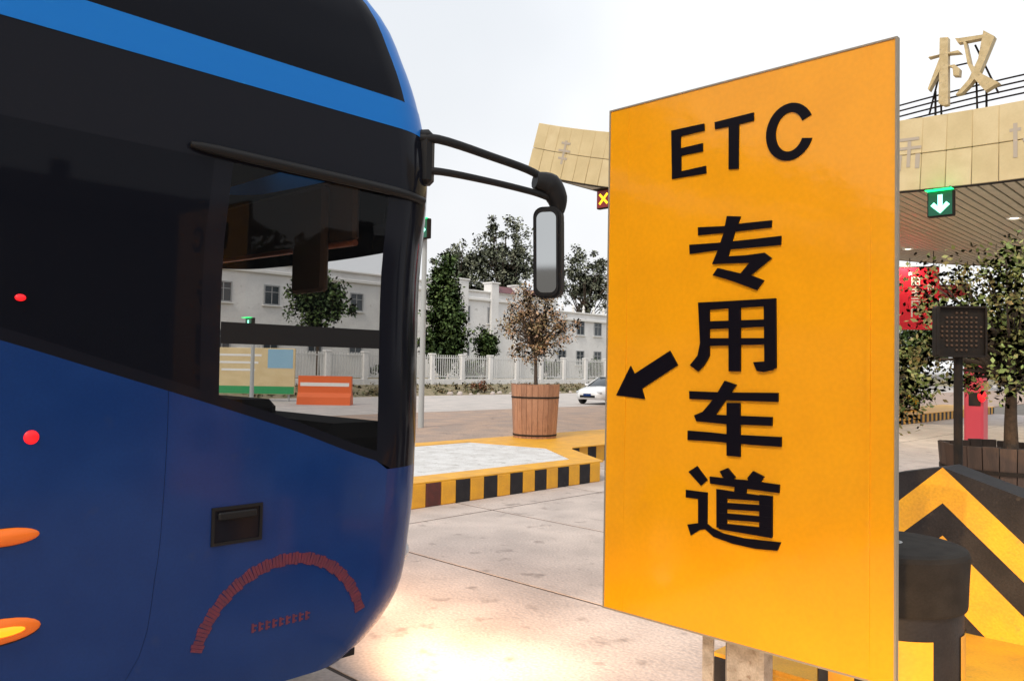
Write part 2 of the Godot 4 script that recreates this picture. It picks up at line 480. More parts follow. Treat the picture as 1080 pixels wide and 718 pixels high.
	M.ghost = mat(lin(0.45, 0.38, 0.30), 0.6)
	M.slat = surf(stained(256, 103, Vector3(0.50, 0.46, 0.34), Vector3(0.43, 0.395, 0.29), 5.0, 40.0, 0.1), 2.5, 0.45)
	M.sheet_metal = mat(lin(0.34, 0.33, 0.30), 0.6)
	M.white_wall = surf(stained(512, 107, Vector3(0.80, 0.79, 0.78), Vector3(0.72, 0.71, 0.70), 4.0, 40.0, 0.06, 0.22, Vector3(0.45, 0.44, 0.42)), 9.0, 0.85)
	M.white_trim = mat(lin(0.75, 0.74, 0.72), 0.7)
	M.purple_tile = mat(lin(0.17, 0.075, 0.085), 0.7)
	M.frame = mat(lin(0.35, 0.36, 0.37), 0.5)
	M.far_glass = mat(lin(0.05, 0.06, 0.07), 0.08)
	M.fence = mat(lin(0.62, 0.62, 0.61), 0.6)
	M.bark = surf(stained(256, 109, Vector3(0.11, 0.075, 0.05), Vector3(0.06, 0.042, 0.03), 10.0, 60.0, 0.35), 0.7, 0.9, rough_bump, 1.0)
	M.leaf = mat(Color.WHITE, 0.6)
	M.leaf.vertex_color_use_as_albedo = true
	M.leaf.backlight_enabled = true
	M.leaf.backlight = Color(0.42, 0.46, 0.28)
	M.soil = surf(stained(256, 113, Vector3(0.06, 0.04, 0.028), Vector3(0.035, 0.025, 0.018), 12.0, 60.0, 0.4), 0.6, 0.95, rough_bump, 1.0)
	for i in 4:
		var k: float = [1.0, 0.82, 1.12, 0.92][i]
		M["stave%d" % i] = surf(stained(256, 120 + i, Vector3(0.47, 0.245, 0.145) * k, Vector3(0.36, 0.175, 0.10) * k, 3.0, 30.0, 0.22, 0.3, Vector3(0.13, 0.07, 0.04)), 0.7, 0.6)
		M["stave%d" % i].uv1_scale = Vector3(3.2, 0.5, 3.2)
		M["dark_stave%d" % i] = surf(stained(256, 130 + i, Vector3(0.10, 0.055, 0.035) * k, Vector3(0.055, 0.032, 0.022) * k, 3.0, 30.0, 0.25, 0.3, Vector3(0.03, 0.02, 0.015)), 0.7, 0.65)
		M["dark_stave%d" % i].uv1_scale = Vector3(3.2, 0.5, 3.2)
	M.red_banner = mat(lin(0.80, 0.012, 0.04), 0.5)
	M.red_post = mat(lin(0.50, 0.04, 0.06), 0.4)
	M.white_paint = mat(lin(0.78, 0.78, 0.76), 0.5)
	M.car_white = mat(lin(0.76, 0.77, 0.78), 0.25)
	M.car_white.clearcoat_enabled = true
	M.car_yellow = mat(lin(0.62, 0.42, 0.03), 0.3)
	M.tyre = mat(lin(0.022, 0.022, 0.022), 0.8)
	M.rim = mat(lin(0.45, 0.45, 0.46), 0.3, 0.8)
	M.lamp_glass = mat(lin(0.55, 0.57, 0.6), 0.08)
	M.green_glow = glow(Color(0.1, 1.0, 0.5), 2.2)
	M.green_dim = mat(lin(0.0, 0.10, 0.05), 0.3)
	M.white_glow = glow(Color(0.55, 1.0, 0.82), 3.0)
	M.yellow_glow = glow(Color(1.0, 0.75, 0.05), 2.0)
	M.red_dim = mat(lin(0.22, 0.012, 0.008), 0.3)
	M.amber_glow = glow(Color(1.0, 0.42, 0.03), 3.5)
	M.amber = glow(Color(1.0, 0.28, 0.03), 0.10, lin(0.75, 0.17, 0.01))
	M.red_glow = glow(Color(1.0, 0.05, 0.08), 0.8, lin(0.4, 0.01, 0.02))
	M.down_glow = glow(Color(1.0, 0.96, 0.85), 4.0)
	M.beam_glow = glow(Color(1.0, 0.86, 0.6), 4.0)

# ------------------------------------------------------------------ ground, lanes, islands
func make_ground() -> void:
	var s := st()
	box(s, Vector3(-60, -0.55, -60), Vector3(1400, 1.0, 1400))
	struct("ground", s, M.ground)
	var root := struct_root("lane_pavement")
	var zs := [11.0, 8.7, 6.4, 4.1, 1.8, -0.5, -2.85, -5.15, -7.45, -9.75, -12.05, -14.4, -16.7, -19.0, -21.3, -23.6, -25.9, -28.2, -30.5, -32.8, -35.1, -37.4, -39.7, -42.0, -44.3]
	var xs := [-10.3, -7.5, -0.5, 3.0, 6.5]
	for i in zs.size() - 1:
		for j in xs.size() - 1:
			var x0: float = xs[j]
			var x1: float = xs[j + 1]
			var c := Vector3((x0 + x1) / 2, -0.06, (zs[i] + zs[i + 1]) / 2)
			var b := st()
			cbox(b, Vector3.ZERO, Vector3(x1 - x0 - 0.034, 0.12, zs[i] - zs[i + 1] - 0.034), 0.002)
			piece("slab", fin(b), M.concrete if (i * 3 + j * 5) % 4 else M.concrete_b, root, c)
	s = st()
	box(s, Vector3(-1.9, -0.0145, -16.6), Vector3(16.9, 0.02, 55.4))
	part("joint_filler", s, M.joint, root)
	# the road beyond the islands
	s = st()
	box(s, Vector3(-18.45, -0.10, -60), Vector3(12.1, 0.2, 260))
	struct("road", s, M.asphalt)
	s = st()
	box(s, Vector3(-31.0, -0.092, -60), Vector3(13.0, 0.2, 260))
	struct("far_road", s, M.pale_road)
	# raised verge behind the far road
	s = st()
	var prof := [Vector2(-36.6, -0.06), Vector2(-37.4, 0.03), Vector2(-38.5, 0.12), Vector2(-40.0, 0.36), Vector2(-41.4, 0.54), Vector2(-46.0, 0.6), Vector2(-300, 0.6)]
	s.set_smooth_group(1)
	for i in prof.size() - 1:
		for k in 13:
			var z0 := 60.0 - k * 20
			quad(s, Vector3(prof[i].x, prof[i].y, z0), Vector3(prof[i + 1].x, prof[i + 1].y, z0), Vector3(prof[i + 1].x, prof[i + 1].y, z0 - 20), Vector3(prof[i].x, prof[i].y, z0 - 20), Vector3.UP)
	struct("verge", s, M.verge)

func kerb(root: Node3D, x: float, z0: float, z1: float, h: float, pitch: float, first_black: float, odd := -99) -> void:
	var b := st()
	cbox(b, Vector3.ZERO, Vector3(0.18, h - 0.012, pitch - 0.004), 0.012)
	var m := fin(b)
	var n := int((z0 - z1) / pitch)
	for i in n:
		var z := z0 - (i + 0.5) * pitch
		var dark := (int(round((z - first_black) / pitch)) % 2) == 0
		var k: Material = M.black_paint if dark else M.yellow
		if i == odd and dark: k = M.maroon
		piece("kerb_block", m, k, root, Vector3(x - 0.09, (h - 0.012) / 2, z))

func make_islands() -> void:
	var h := 0.33
	# the wide island across the lane
	var root := struct_root("pavement_island")
	var s := st()
	prism(s, flat_poly([-12.4, -12.0, -8.385, -12.0, -8.385, 10.8, -10.2, 12.0, -10.2, 45.0, -12.4, 45.0]), Vector3(0, -0.05, 0), Vector3.RIGHT, Vector3.FORWARD, Vector3.UP * (h + 0.045))
	part("island_body", s, M.paving, root)
	var odd := int((12.0 + 7.1) / 0.27)
	kerb(root, -8.2, 12.0, -10.75, h, 0.27, -7.64, odd)
	kerb(root, -10.02, -12.1, -44.5, h, 0.27, -12.3)
	s = st()
	prism(s, flat_poly([-8.7, -12.0, -8.205, -12.0, -8.205, 10.76, -9.75, 11.8, -9.95, 12.05, -10.03, 44.5, -12.4, 44.5, -12.4, -12.0, -11.95, -12.0, -11.95, 11.2, -10.2, 11.55, -8.7, 10.5]), Vector3(0, h - 0.012, 0), Vector3.RIGHT, Vector3.FORWARD, Vector3.UP * 0.02)
	part("painted_border", s, M.yellow, root)
	# the island the sign and the barrier stand on
	root = struct_root("pavement_island")
	s = st()
	prism(s, flat_poly([-2.1, 4.2, 1.6, 4.2, 1.6, 42.0, -3.7, 42.0, -3.7, 7.4, -2.1, 6.6]), Vector3(0, -0.05, 0), Vector3.RIGHT, Vector3.FORWARD, Vector3.UP * (h + 0.045))
	part("island_body", s, M.paving, root)
	kerb(root, -2.1, -4.2, -6.7, h, 0.27, -4.6)
	kerb(root, -3.7, -7.3, -36.0, h, 0.27, -11.2)
	var b := st()
	cbox(b, Vector3.ZERO, Vector3(0.296, h - 0.012, 0.2), 0.012)
	var m := fin(b)
	for i in 13:
		piece("kerb_block", m, M.yellow if i % 2 else M.black_paint, root, Vector3(-2.13 + i * 0.3, (h - 0.012) / 2, -4.1))
	s = st()
	prism(s, flat_poly([-2.28, 4.01, 1.6, 4.01, 1.6, 4.6, -1.9, 4.6, -1.9, 6.6, -2.28, 6.6]), Vector3(0, h - 0.012, 0), Vector3.RIGHT, Vector3.FORWARD, Vector3.UP * 0.02)
	part("painted_border", s, M.yellow, root)

# ------------------------------------------------------------------ the coach
const BX := -4.75
const ZB := 8.6
func cat(xs: Array, ys: Array, x: float) -> float:
	var n := xs.size()
	if x <= xs[0]: return ys[0]
	for i in n - 1:
		if x <= xs[i + 1]:
			var p: int = maxi(i - 1, 0)
			var q: int = mini(i + 2, n - 1)
			return cubic_interpolate_in_time(ys[i], ys[i + 1], ys[p], ys[q], (x - xs[i]) / (xs[i + 1] - xs[i]), 1.0, (xs[p] - xs[i]) / (xs[i + 1] - xs[i]) if p != i else -1.0, (xs[q] - xs[i]) / (xs[i + 1] - xs[i]) if q != i + 1 else 2.0)
	return ys[n - 1]

func bus_zf(y: float) -> float:
	return cat([0.3, 0.4, 0.57, 0.97, 1.39, 2.35, 3.22, 3.62, 3.9, 4.12], [-2.62, -2.77, -2.93, -3.03, -3.06, -3.065, -3.085, -2.95, -2.79, -2.55], y)

func bus_in(y: float) -> float:
	return cat([0.3, 0.45, 0.8, 2.0, 3.2, 3.6, 3.9, 4.05, 4.12], [0.05, 0.02, 0.0, 0.0, 0.0, 0.03, 0.09, 0.19, 0.42], y)

func bus_p(u: float, y: float) -> Vector3:
	var hw := 1.25 - bus_in(y)
	var zf := bus_zf(y)
	var zc := zf + 0.4
	if u < 0.0: return Vector3(BX + hw, y, lerpf(ZB, zc, 1.0 + u))
	if u < 1.0: return Vector3(BX + hw - 0.4 + 0.4 * cos(u * PI / 2), y, zc - 0.4 * sin(u * PI / 2))
	if u <= 3.0:
		var t := (u - 1.0) / 2.0
		return Vector3(lerpf(BX + hw - 0.4, BX - hw + 0.4, t), y, zf - 0.07 * (1.0 - pow(2.0 * t - 1.0, 2)))
	if u < 4.0: return Vector3(BX - hw + 0.4 - 0.4 * sin((u - 3.0) * PI / 2), y, zc - 0.4 * cos((u - 3.0) * PI / 2))
	return Vector3(BX - hw, y, lerpf(zc, ZB, u - 4.0))

func bus_u(z: float) -> float:
	return (z - ZB) / (-3.06 + 0.4 - ZB) - 1.0

func belt(u: float) -> float:
	if u >= 0.0 and u <= 4.0: return 1.33
	var z := bus_p(u, 1.7).z
	return cat([-2.75, -2.04, -1.56, -1.16, -0.82, -0.3, 0.4, 9.0], [1.345, 1.58, 1.735, 1.86, 1.965, 2.09, 2.15, 2.15], z)

func sill(u: float) -> float:
	if u >= 0.0 and u <= 4.0: return 0.33
	var z := bus_p(u, 1.0).z
	for c in [0.25, 6.2]:
		var d := absf(z - c)
		if d < 0.62: return maxf(0.33, 0.5 + sqrt(maxf(0.0, 0.62 * 0.62 - d * d)) )
	return 0.33

func patch(s: SurfaceTool, u0: float, u1: float, lo: Callable, hi: Callable, nu: int, nv: int, off := 0.0) -> void:
	var g := []
	var us := []
	for i in nu + 1: us.append(lerpf(u0, u1, float(i) / nu))
	for u in us:
		var col := []
		var a: float = lo.call(u)
		var b: float = hi.call(u)
		for j in nv + 1:
			var y := lerpf(a, b, float(j) / nv)
			var p := bus_p(u, y)
			if off != 0.0:
				var n := (bus_p(u + 0.001, y) - bus_p(u - 0.001, y)).cross(bus_p(u, y + 0.01) - bus_p(u, y - 0.01)).normalized()
				var cen := Vector3(BX, p.y, minf(maxf(p.z, -2.4), ZB))
				if n.dot(p - cen) < 0: n = -n
				p += n * off
			col.append(p)
		g.append(col)
	s.set_smooth_group(1)
	for i in nu:
		for j in nv:
			var m: Vector3 = (g[i][j] + g[i + 1][j + 1]) / 2
			quad(s, g[i][j], g[i + 1][j], g[i + 1][j + 1], g[i][j + 1], m - Vector3(BX, m.y, minf(maxf(m.z, -2.4), ZB)))
	s.set_smooth_group(-1)

func band(called: String, u0: float, u1: float, lo: Callable, hi: Callable, nu: int, nv: int, m: Material, root: Node3D, off := 0.0) -> MeshInstance3D:
	var s := st()
	patch(s, u0, u1, lo, hi, nu, nv, off)
	return part(called, s, m, root)

func level(y: float) -> Callable:
	return func(_u: float) -> float: return y

func make_bus() -> void:
	var root := thing("coach", "blue coach with black side glass pulling through the lane beside the yellow sign", "bus", Vector3(BX, 0, 2.5))
	var ud := bus_u(-1.46)
	var low := func(u: float) -> float: return sill(u)
	var bel := func(u: float) -> float: return belt(u)
	var bel2 := func(u: float) -> float: return belt(u) + 0.05
	var gap := 0.00008
	# lower body in panels with real seams over a dark carcass
	band("body_panel", -1.0, bus_u(-0.55) - gap, low, bel, 90, 10, M.bus_blue, root)
	band("body_panel", bus_u(-0.55) + gap, ud - gap, low, bel, 12, 14, M.bus_blue, root)
	band("door_panel", ud + gap, 0.0, low, bel, 16, 14, M.bus_blue, root)
	band("front_corner", 0.0, 1.0, low, bel, 12, 14, M.bus_blue, root)
	band("front_panel", 1.0, 3.0, low, bel, 16, 14, M.bus_blue, root)
	band("front_corner", 3.0, 4.0, low, bel, 12, 14, M.bus_blue, root)
	band("body_panel", 4.0, 5.0, low, bel, 90, 10, M.bus_blue, root)
	band("carcass", -1.0, 5.0, func(u: float) -> float: return sill(u) + 0.02, func(u: float) -> float: return belt(u) - 0.02, 260, 6, M.bus_inside, root, -0.03)
	# glass band: panes between black pillars
	var z_a := bus_u(-1.60)
	var z_b := bus_u(-1.69)
	var z_c := bus_u(-2.585)
	var sashes := [-1.0, bus_u(6.2), bus_u(4.5), bus_u(2.8), bus_u(1.1), bus_u(-0.55)]
	for i in sashes.size() - 1:
		band("side_window", sashes[i] + 0.002, sashes[i + 1] - 0.002, bel2, level(2.82), 14, 4, M.dark_glass, root)
	band("side_window", bus_u(-0.55) + 0.002, z_a, bel2, level(2.82), 14, 6, M.dark_glass, root)
	band("window_surround", -1.0, z_c, bel, bel2, 120, 2, M.bus_black, root)
	band("pillar", z_a, z_b, bel2, level(2.82), 2, 6, M.bus_black, root)
	band("door_window", z_b, z_c, bel2, level(1.98), 14, 6, M.side_glass, root)
	band("door_window", z_b, z_c, level(2.08), level(2.82), 14, 6, M.side_glass, root)
	band("door_rail", z_b, z_c, level(1.98), level(2.08), 14, 2, M.bus_trim, root, 0.004)
	band("front_pillar", z_c, 1.0, bel, level(2.82), 18, 10, M.bus_black, root)
	band("front_pillar", 3.8, 4.0, bel, level(2.82), 14, 10, M.bus_black, root)
	band("black_panel", -1.0, 0.0, level(2.82), level(3.205), 60, 4, M.bus_black, root)
	band("black_panel", 0.0, 4.0, level(2.82), level(3.205), 60, 4, M.bus_black, root)
	band("black_panel", 4.0, 5.0, level(2.82), level(3.205), 30, 4, M.bus_black, root)
	band("side_window", 4.0, 5.0, bel, level(2.82), 40, 4, M.dark_glass, root)
	band("windscreen", 1.0, 3.8, level(1.33), level(2.62), 30, 14, M.windscreen, root)
	band("windscreen_header", 1.0, 3.8, level(2.62), level(2.82), 30, 3, M.bus_black, root)
	# guide rail over the door
	var s := st()
	soft(s, [bus_p(bus_u(-1.48), 2.86) + Vector3(0.012, 0, 0), bus_p(bus_u(-1.6), 2.855) + Vector3(0.022, 0, 0), bus_p(bus_u(-2.1), 2.848) + Vector3(0.024, 0, 0), bus_p(bus_u(-2.62), 2.84) + Vector3(0.02, 0, 0), bus_p(0.3, 2.835) + Vector3(0.01, 0, -0.01)], [0.012, 0.024, 0.026, 0.026, 0.02], 10)
	part("door_guide_rail", s, M.bus_trim, root)
	# light blue line and the upper deck
	band("light_blue_line", -1.0, 0.0, level(3.205), level(3.365), 30, 4, M.bus_light, root, 0.002)
	band("light_blue_line", 0.0, 5.0, level(3.205), level(3.365), 90, 4, M.bus_light, root, 0.002)
	var uw := 0.16
	band("upper_window", -1.0, bus_u(-0.6), level(3.365), level(3.93), 40, 6, M.dark_glass, root)
	band("upper_window", bus_u(-0.6) + 0.001, 0.0, level(3.365), level(3.93), 20, 8, M.dark_glass, root)
	band("upper_window", 0.0, uw, level(3.365), level(3.93), 6, 8, M.dark_glass, root)
	band("upper_pillar", uw, 0.75, level(3.365), level(3.93), 12, 8, M.bus_light, root)
	band("upper_windscreen", 0.75, 3.25, level(3.365), level(3.93), 30, 8, M.dark_glass, root)
	band("upper_pillar", 3.25, 5.0, level(3.365), level(3.93), 40, 8, M.bus_light, root)
	s = st()
	patch(s, -1.0, 5.0, level(3.93), level(4.12), 120, 8)
	box(s, Vector3(BX, 4.11, 3.1), Vector3(1.7, 0.02, 11.0))
	part("roof", s, M.bus_light, root)
	s = st()
	box(s, Vector3(BX, 2.2, ZB), Vector3(2.46, 3.7, 0.04))
	part("rear_panel", s, M.bus_blue, root)
	s = st()
	box(s, Vector3(BX, 0.36, 3.0), Vector3(2.3, 0.05, 11.1))
	part("underside", s, M.bus_trim, root)
	# hand recess on the door
	var hatch := thing_part("door_handle_recess", root)
	s = st()
	for e in [[Vector3(0, 0.08, 0), Vector3(0.02, 0.014, 0.25)], [Vector3(0, -0.08, 0), Vector3(0.02, 0.014, 0.25)], [Vector3(0, 0, 0.118), Vector3(0.02, 0.146, 0.014)], [Vector3(0, 0, -0.118), Vector3(0.02, 0.146, 0.014)]]:
		box(s, Vector3(-3.494, 1.145, -1.80) + e[0], e[1])
	part("rim", s, M.bus_trim, hatch)
	s = st()
	box(s, Vector3(-3.499, 1.145, -1.80), Vector3(0.016, 0.15, 0.225))
	part("recess_plate", s, M.bus_black, hatch)
	s = st()
	cbox(s, Vector3(-3.486, 1.19, -1.80), Vector3(0.02, 0.035, 0.19), 0.006)
	part("pull", s, M.bus_trim, hatch)
	# red lettering in an arch and a short line under it
	for i in 23:
		var a := deg_to_rad(18.0 + i * (145.0 / 22.0))
		s = st()
		var c := bus_p(bus_u(-2.07 - 0.455 * cos(a)), 0.485 + 0.455 * sin(a)) + Vector3(0.0015, 0, 0)
		c.z = -2.07 - 0.455 * cos(a)
		var up := Vector3(0, sin(a), -cos(a))
		var side := Vector3(0, cos(a), sin(a))
		var fb := Basis(Vector3.RIGHT, side, up)
		for k in 3:
			box(s, c + side * (k - 1) * 0.017 + Vector3(0.0004 * k, 0, 0), Vector3(0.003, 0.0155, 0.062 - 0.007 * ((i * 2 + k) % 3)), fb)
		part("arched_lettering", s, M.decal_red, root)
	for i in 9:
		s = st()
		var c2 := Vector3(bus_p(-0.1, 0.642).x + 0.0015, 0.642, -1.90 - i * 0.036)
		box(s, c2, Vector3(0.003, 0.042, 0.012))
		box(s, c2 + Vector3(0.0004, 0.01, -0.01), Vector3(0.003, 0.008, 0.02))
		box(s, c2 + Vector3(0.0004, -0.012, -0.008), Vector3(0.003, 0.008, 0.016))
		part("lettering", s, M.decal_red, root)
	# amber side lamps, then two glowing red dots
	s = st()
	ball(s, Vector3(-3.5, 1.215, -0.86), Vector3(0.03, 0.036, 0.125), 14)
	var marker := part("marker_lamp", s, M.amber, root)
	s = st()
	ball(s, Vector3(-3.503, 1.215, -0.86), Vector3(0.018, 0.046, 0.14), 14)
	part("bezel", s, M.bus_trim, marker)
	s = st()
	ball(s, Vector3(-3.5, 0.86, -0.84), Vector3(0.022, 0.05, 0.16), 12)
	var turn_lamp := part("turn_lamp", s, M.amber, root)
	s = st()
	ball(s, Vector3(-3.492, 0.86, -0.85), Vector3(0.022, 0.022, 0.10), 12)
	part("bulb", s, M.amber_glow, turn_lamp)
	s = st()
	ball(s, Vector3(-3.504, 0.86, -0.84), Vector3(0.016, 0.058, 0.172), 14)
	part("bezel", s, M.bus_trim, turn_lamp)
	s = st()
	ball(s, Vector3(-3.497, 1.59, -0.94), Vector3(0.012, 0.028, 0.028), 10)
	part("red_glow_dot", s, M.red_glow, root)  # small glowing red dot set on the coach side
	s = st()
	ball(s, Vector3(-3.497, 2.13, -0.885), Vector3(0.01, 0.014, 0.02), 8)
	part("red_glow_dot", s, M.red_glow, root)  # smaller glowing red dot at window height
	# wheels
	for w in [Vector3(-3.68, 0.5, 0.25), Vector3(-5.82, 0.5, 0.25), Vector3(-3.68, 0.5, 6.2), Vector3(-5.82, 0.5, 6.2)]:
		var wb := Basis(Vector3(0, 0, 1), -PI / 2)
		s = st()
		lathe(s, [Vector2(0.3, -0.14), Vector2(0.47, -0.14), Vector2(0.5, -0.1), Vector2(0.5, 0.1), Vector2(0.47, 0.14), Vector2(0.3, 0.14)], w, 36, wb)
		var wh := part("wheel", s, M.tyre, root)
		s = st()
		lathe(s, [Vector2(0.0, 0.05), Vector2(0.12, 0.05), Vector2(0.14, 0.0), Vector2(0.27, 0.06), Vector2(0.31, 0.13)], w, 30, wb)
		lathe(s, [Vector2(0.31, -0.13), Vector2(0.27, -0.06), Vector2(0.0, -0.05)], w, 30, wb)
		part("rim", s, M.rim, wh)
	# inside
	s = st()
	box(s, Vector3(BX, 1.22, 2.6), Vector3(2.4, 0.06, 10.2))
	part("floor", s, M.bus_inside, root)
	s = st()
	box(s, Vector3(BX, 3.14, 2.9), Vector3(2.4, 0.05, 11.0))
	part("ceiling", s, M.bus_inside, root)
	s = st()
	cbox(s, Vector3(BX + 0.0, 1.34, -2.70), Vector3(2.0, 0.44, 0.5), 0.08)
	cbox(s, Vector3(BX - 0.5, 1.58, -2.60), Vector3(0.8, 0.14, 0.36), 0.05)
	part("dashboard", s, M.bus_inside, root)
	s = st()
	var sw := []
	for i in 25:
		var a := TAU * i / 24
		sw.append(Vector3(BX - 0.6 + 0.22 * cos(a), 1.62 + 0.14 * sin(a), -2.18 - 0.17 * sin(a)))
	var rr := []
	for i in 25: rr.append(0.016)
	tube(s, sw, rr, 8, false)
	tube(s, [Vector3(BX - 0.6, 1.62, -2.18), Vector3(BX - 0.6, 1.3, -2.4)], [0.03, 0.04], 8)
	part("steering_wheel", s, M.bus_inside, root)
	s = st()
	cbox(s, Vector3(BX - 0.6, 1.62, -1.3), Vector3(0.5, 0.14, 0.5), 0.05)
	cbox(s, Vector3(BX - 0.6, 2.05, -1.05), Vector3(0.5, 0.85, 0.14), 0.05)
	part("driver_seat", s, M.bus_inside, root)
	s = st()
	box(s, Vector3(BX, 2.2, -0.75), Vector3(2.3, 1.9, 0.05))
	part("partition", s, M.bus_inside, root)
	s = st()
	cbox(s, Vector3(-4.42, 2.67, -2.72), Vector3(0.36, 0.66, 0.06), 0.02)
	part("sun_blind", s, M.bus_brown, root)
	s = st()
	cbox(s, Vector3(-4.95, 2.84, -2.78), Vector3(1.9, 0.40, 0.05), 0.02)
	part("sun_blind", s, M.bus_brown, root)
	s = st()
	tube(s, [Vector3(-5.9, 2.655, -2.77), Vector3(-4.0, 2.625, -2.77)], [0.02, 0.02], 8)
	part("painted_light_streak", s, mat(lin(0.42, 0.13, 0.07), 0.5), root)  # streak of reflected light, put into the colour of a thin tube
	# mirror on its two arms
	var arm := thing_part("mirror_arm", root)
	s = st()
	soft(s, [Vector3(-3.62, 3.2, -2.86), Vector3(-3.5, 3.205, -2.98), Vector3(-3.36, 3.14, -3.28), Vector3(-3.25, 3.075, -3.53), Vector3(-3.205, 2.99, -3.64)], [0.03, 0.026, 0.024, 0.024, 0.03], 10)
	part("upper_bar", s, M.bus_trim, arm)
	s = st()
	soft(s, [Vector3(-3.62, 3.02, -2.88), Vector3(-3.5, 3.02, -3.0), Vector3(-3.36, 2.99, -3.28), Vector3(-3.25, 2.955, -3.53), Vector3(-3.2, 2.93, -3.65)], [0.026, 0.022, 0.02, 0.02, 0.026], 10)
	part("lower_bar", s, M.bus_trim, arm)
	s = st()
	cbox(s, Vector3(-3.57, 3.1, -2.94), Vector3(0.1, 0.32, 0.1), 0.025, Basis(Vector3.UP, 0.6))
	part("mount", s, M.bus_trim, arm)
	s = st()
	soft(s, [Vector3(-3.25, 3.03, -3.54), Vector3(-3.21, 3.01, -3.63), Vector3(-3.19, 2.93, -3.68), Vector3(-3.19, 2.84, -3.69)], [0.05, 0.075, 0.065, 0.035], 12)
	part("bracket", s, M.bus_trim, arm)
	var head := thing_part("mirror", root)
	var mb := Basis(Vector3.UP, 0.42) * Basis(Vector3.RIGHT, 0.065)
	s = st()
	var mo := Vector3(-3.235, 2.60, -3.66)
	prism(s, round_rect(0.15, 0.53, 0.05), mo + mb * Vector3(0, 0, 0.028), mb.x, mb.y, mb.z * 0.016)
	prism(s, round_rect(0.18, 0.56, 0.06), mo - mb * Vector3(0, 0, 0.035), mb.x, mb.y, mb.z * 0.064)
	prism(s, round_rect(0.17, 0.5, 0.06), mo - mb * Vector3(0, 0, 0.055), mb.x, mb.y, mb.z * 0.021)
	part("housing", s, M.bus_trim, head)
	s = st()
	prism(s, round_rect(0.125, 0.49, 0.04), mo + mb * Vector3(0, 0, 0.043), mb.x, mb.y, mb.z * 0.004)
	part("mirror_glass", s, M.mirror, head)
	# headlamps (they face down the lane)
	for sx in [-1.0, 1.0]:
		s = st()
		ball(s, Vector3(BX + sx * 0.9, 0.80, -2.97), Vector3(0.15, 0.09, 0.08), 10)
		var hl := part("headlamp", s, M.lamp_glass, root)
		s = st()
		ball(s, Vector3(BX + sx * 0.9, 0.78, -3.03), Vector3(0.05, 0.05, 0.035), 8)
		part("bulb", s, M.beam_glow, hl)
		var l := SpotLight3D.new()
		l.light_color = Color(1.0, 0.81, 0.63)
		l.light_energy = 3.6
		l.spot_range = 40.0
		l.spot_angle = 72.0
		l.spot_angle_attenuation = 0.9
		l.light_size = 0.08
		l.shadow_enabled = true
		l.spot_attenuation = 2.0
		hl.add_child(l)
		l.name = "beam"
		l.position = Vector3(BX + sx * 0.9, 0.78, -3.12)
		l.rotation = Vector3(deg_to_rad(-40), 0, 0)

# a grouping part of a thing (an assembly that has pieces of its own)
func thing_part(called: String, root: Node3D) -> Node3D:
	var o := Node3D.new()
	o.name = called
	root.add_child(o, true)
	o.position = -org
	return o

# ------------------------------------------------------------------ sign, bollard, barrier
func make_sign() -> void:
	var o := Vector3(-1.97, 0.94, -2.6)
	var t := thing("lane_sign", "tall yellow lane sign board with black lettering and an arrow pointing at the coach", "sign", Vector3(-1.4, 0, -2.68))
	var s := st()
	# the sheet is slightly bowed
	var nx := 14
	var ny := 24
	var g := []
	for i in nx + 1:
		var col := []
		for j in ny + 1:
			var x := 1.11 * i / nx
			var y := 2.01 * j / ny
			var bow := 0.0018 * sin(x * 5.0 + y * 1.3) + 0.0018 * sin(y * 4.1 + 1.0) - 0.004
			if i == 0 or i == nx or j == 0 or j == ny: bow = -0.002
			col.append(o + Vector3(x, y, bow))
		g.append(col)
	s.set_smooth_group(1)
	for i in nx:
		for j in ny:
			quad(s, g[i][j], g[i + 1][j], g[i + 1][j + 1], g[i][j + 1], Vector3.BACK)
	s.set_smooth_group(-1)
	part("face", s, M.sign_face, t)
	for sx in [0.085, 1.03]:
		s = st()
		box(s, o + Vector3(sx, 1.005, -0.003), Vector3(0.012, 2.0, 0.004))
		part("sheet_seam", s, M.sign_face, t)
	s = st()
	for e in [[Vector3(0.555, -0.003, -0.011), Vector3(1.122, 0.006, 0.024)], [Vector3(0.555, 2.013, -0.011), Vector3(1.122, 0.006, 0.024)], [Vector3(-0.003, 1.005, -0.011), Vector3(0.006, 2.01, 0.024)], [Vector3(1.113, 1.005, -0.011), Vector3(0.006, 2.01, 0.024)]]:
		box(s, o + e[0], e[1])
	part("edge", s, M.sign_edge, t)
	s = st()
	box(s, o + Vector3(0.555, 1.005, -0.026), Vector3(1.106, 2.0, 0.012))
	part("back", s, M.grey_steel, t)
	for k in GLYPHS:
		if k == "ROOF": continue
		s = st()
		var n := 0
		for p in GLYPHS[k]:
			prism(s, flat_poly(p), o + Vector3(0, 0, -0.010), Vector3.RIGHT, Vector3.UP, Vector3(0, 0, 0.0118 + 0.0003 * n))
			n += 1
		part("arrow" if k == "direction_arrow" else ("letter" if k.begins_with("letter") else "character"), s, M.vinyl, t)
	# posts
	s = st()
	cbox(s, Vector3(-1.395, 1.18, -2.71), Vector3(0.15, 2.36, 0.09), 0.012)
	part("post", s, M.steel, t)
	s = st()
	box(s, Vector3(-1.555, 0.75, -2.69), Vector3(0.006, 1.5, 0.05))
	box(s, Vector3(-1.535, 0.75, -2.667), Vector3(0.046, 1.5, 0.006))
	part("angle_post", s, M.steel, t)
	for y in [1.3, 2.2]:
		s = st()
		cbox(s, Vector3(-1.40, y, -2.648), Vector3(0.9, 0.05, 0.03), 0.006)
		part("bracket", s, M.steel, t)
	s = st()
	cbox(s, Vector3(-1.45, 0.012, -2.70), Vector3(0.4, 0.03, 0.3), 0.01)
	part("base_plate", s, M.steel, t)

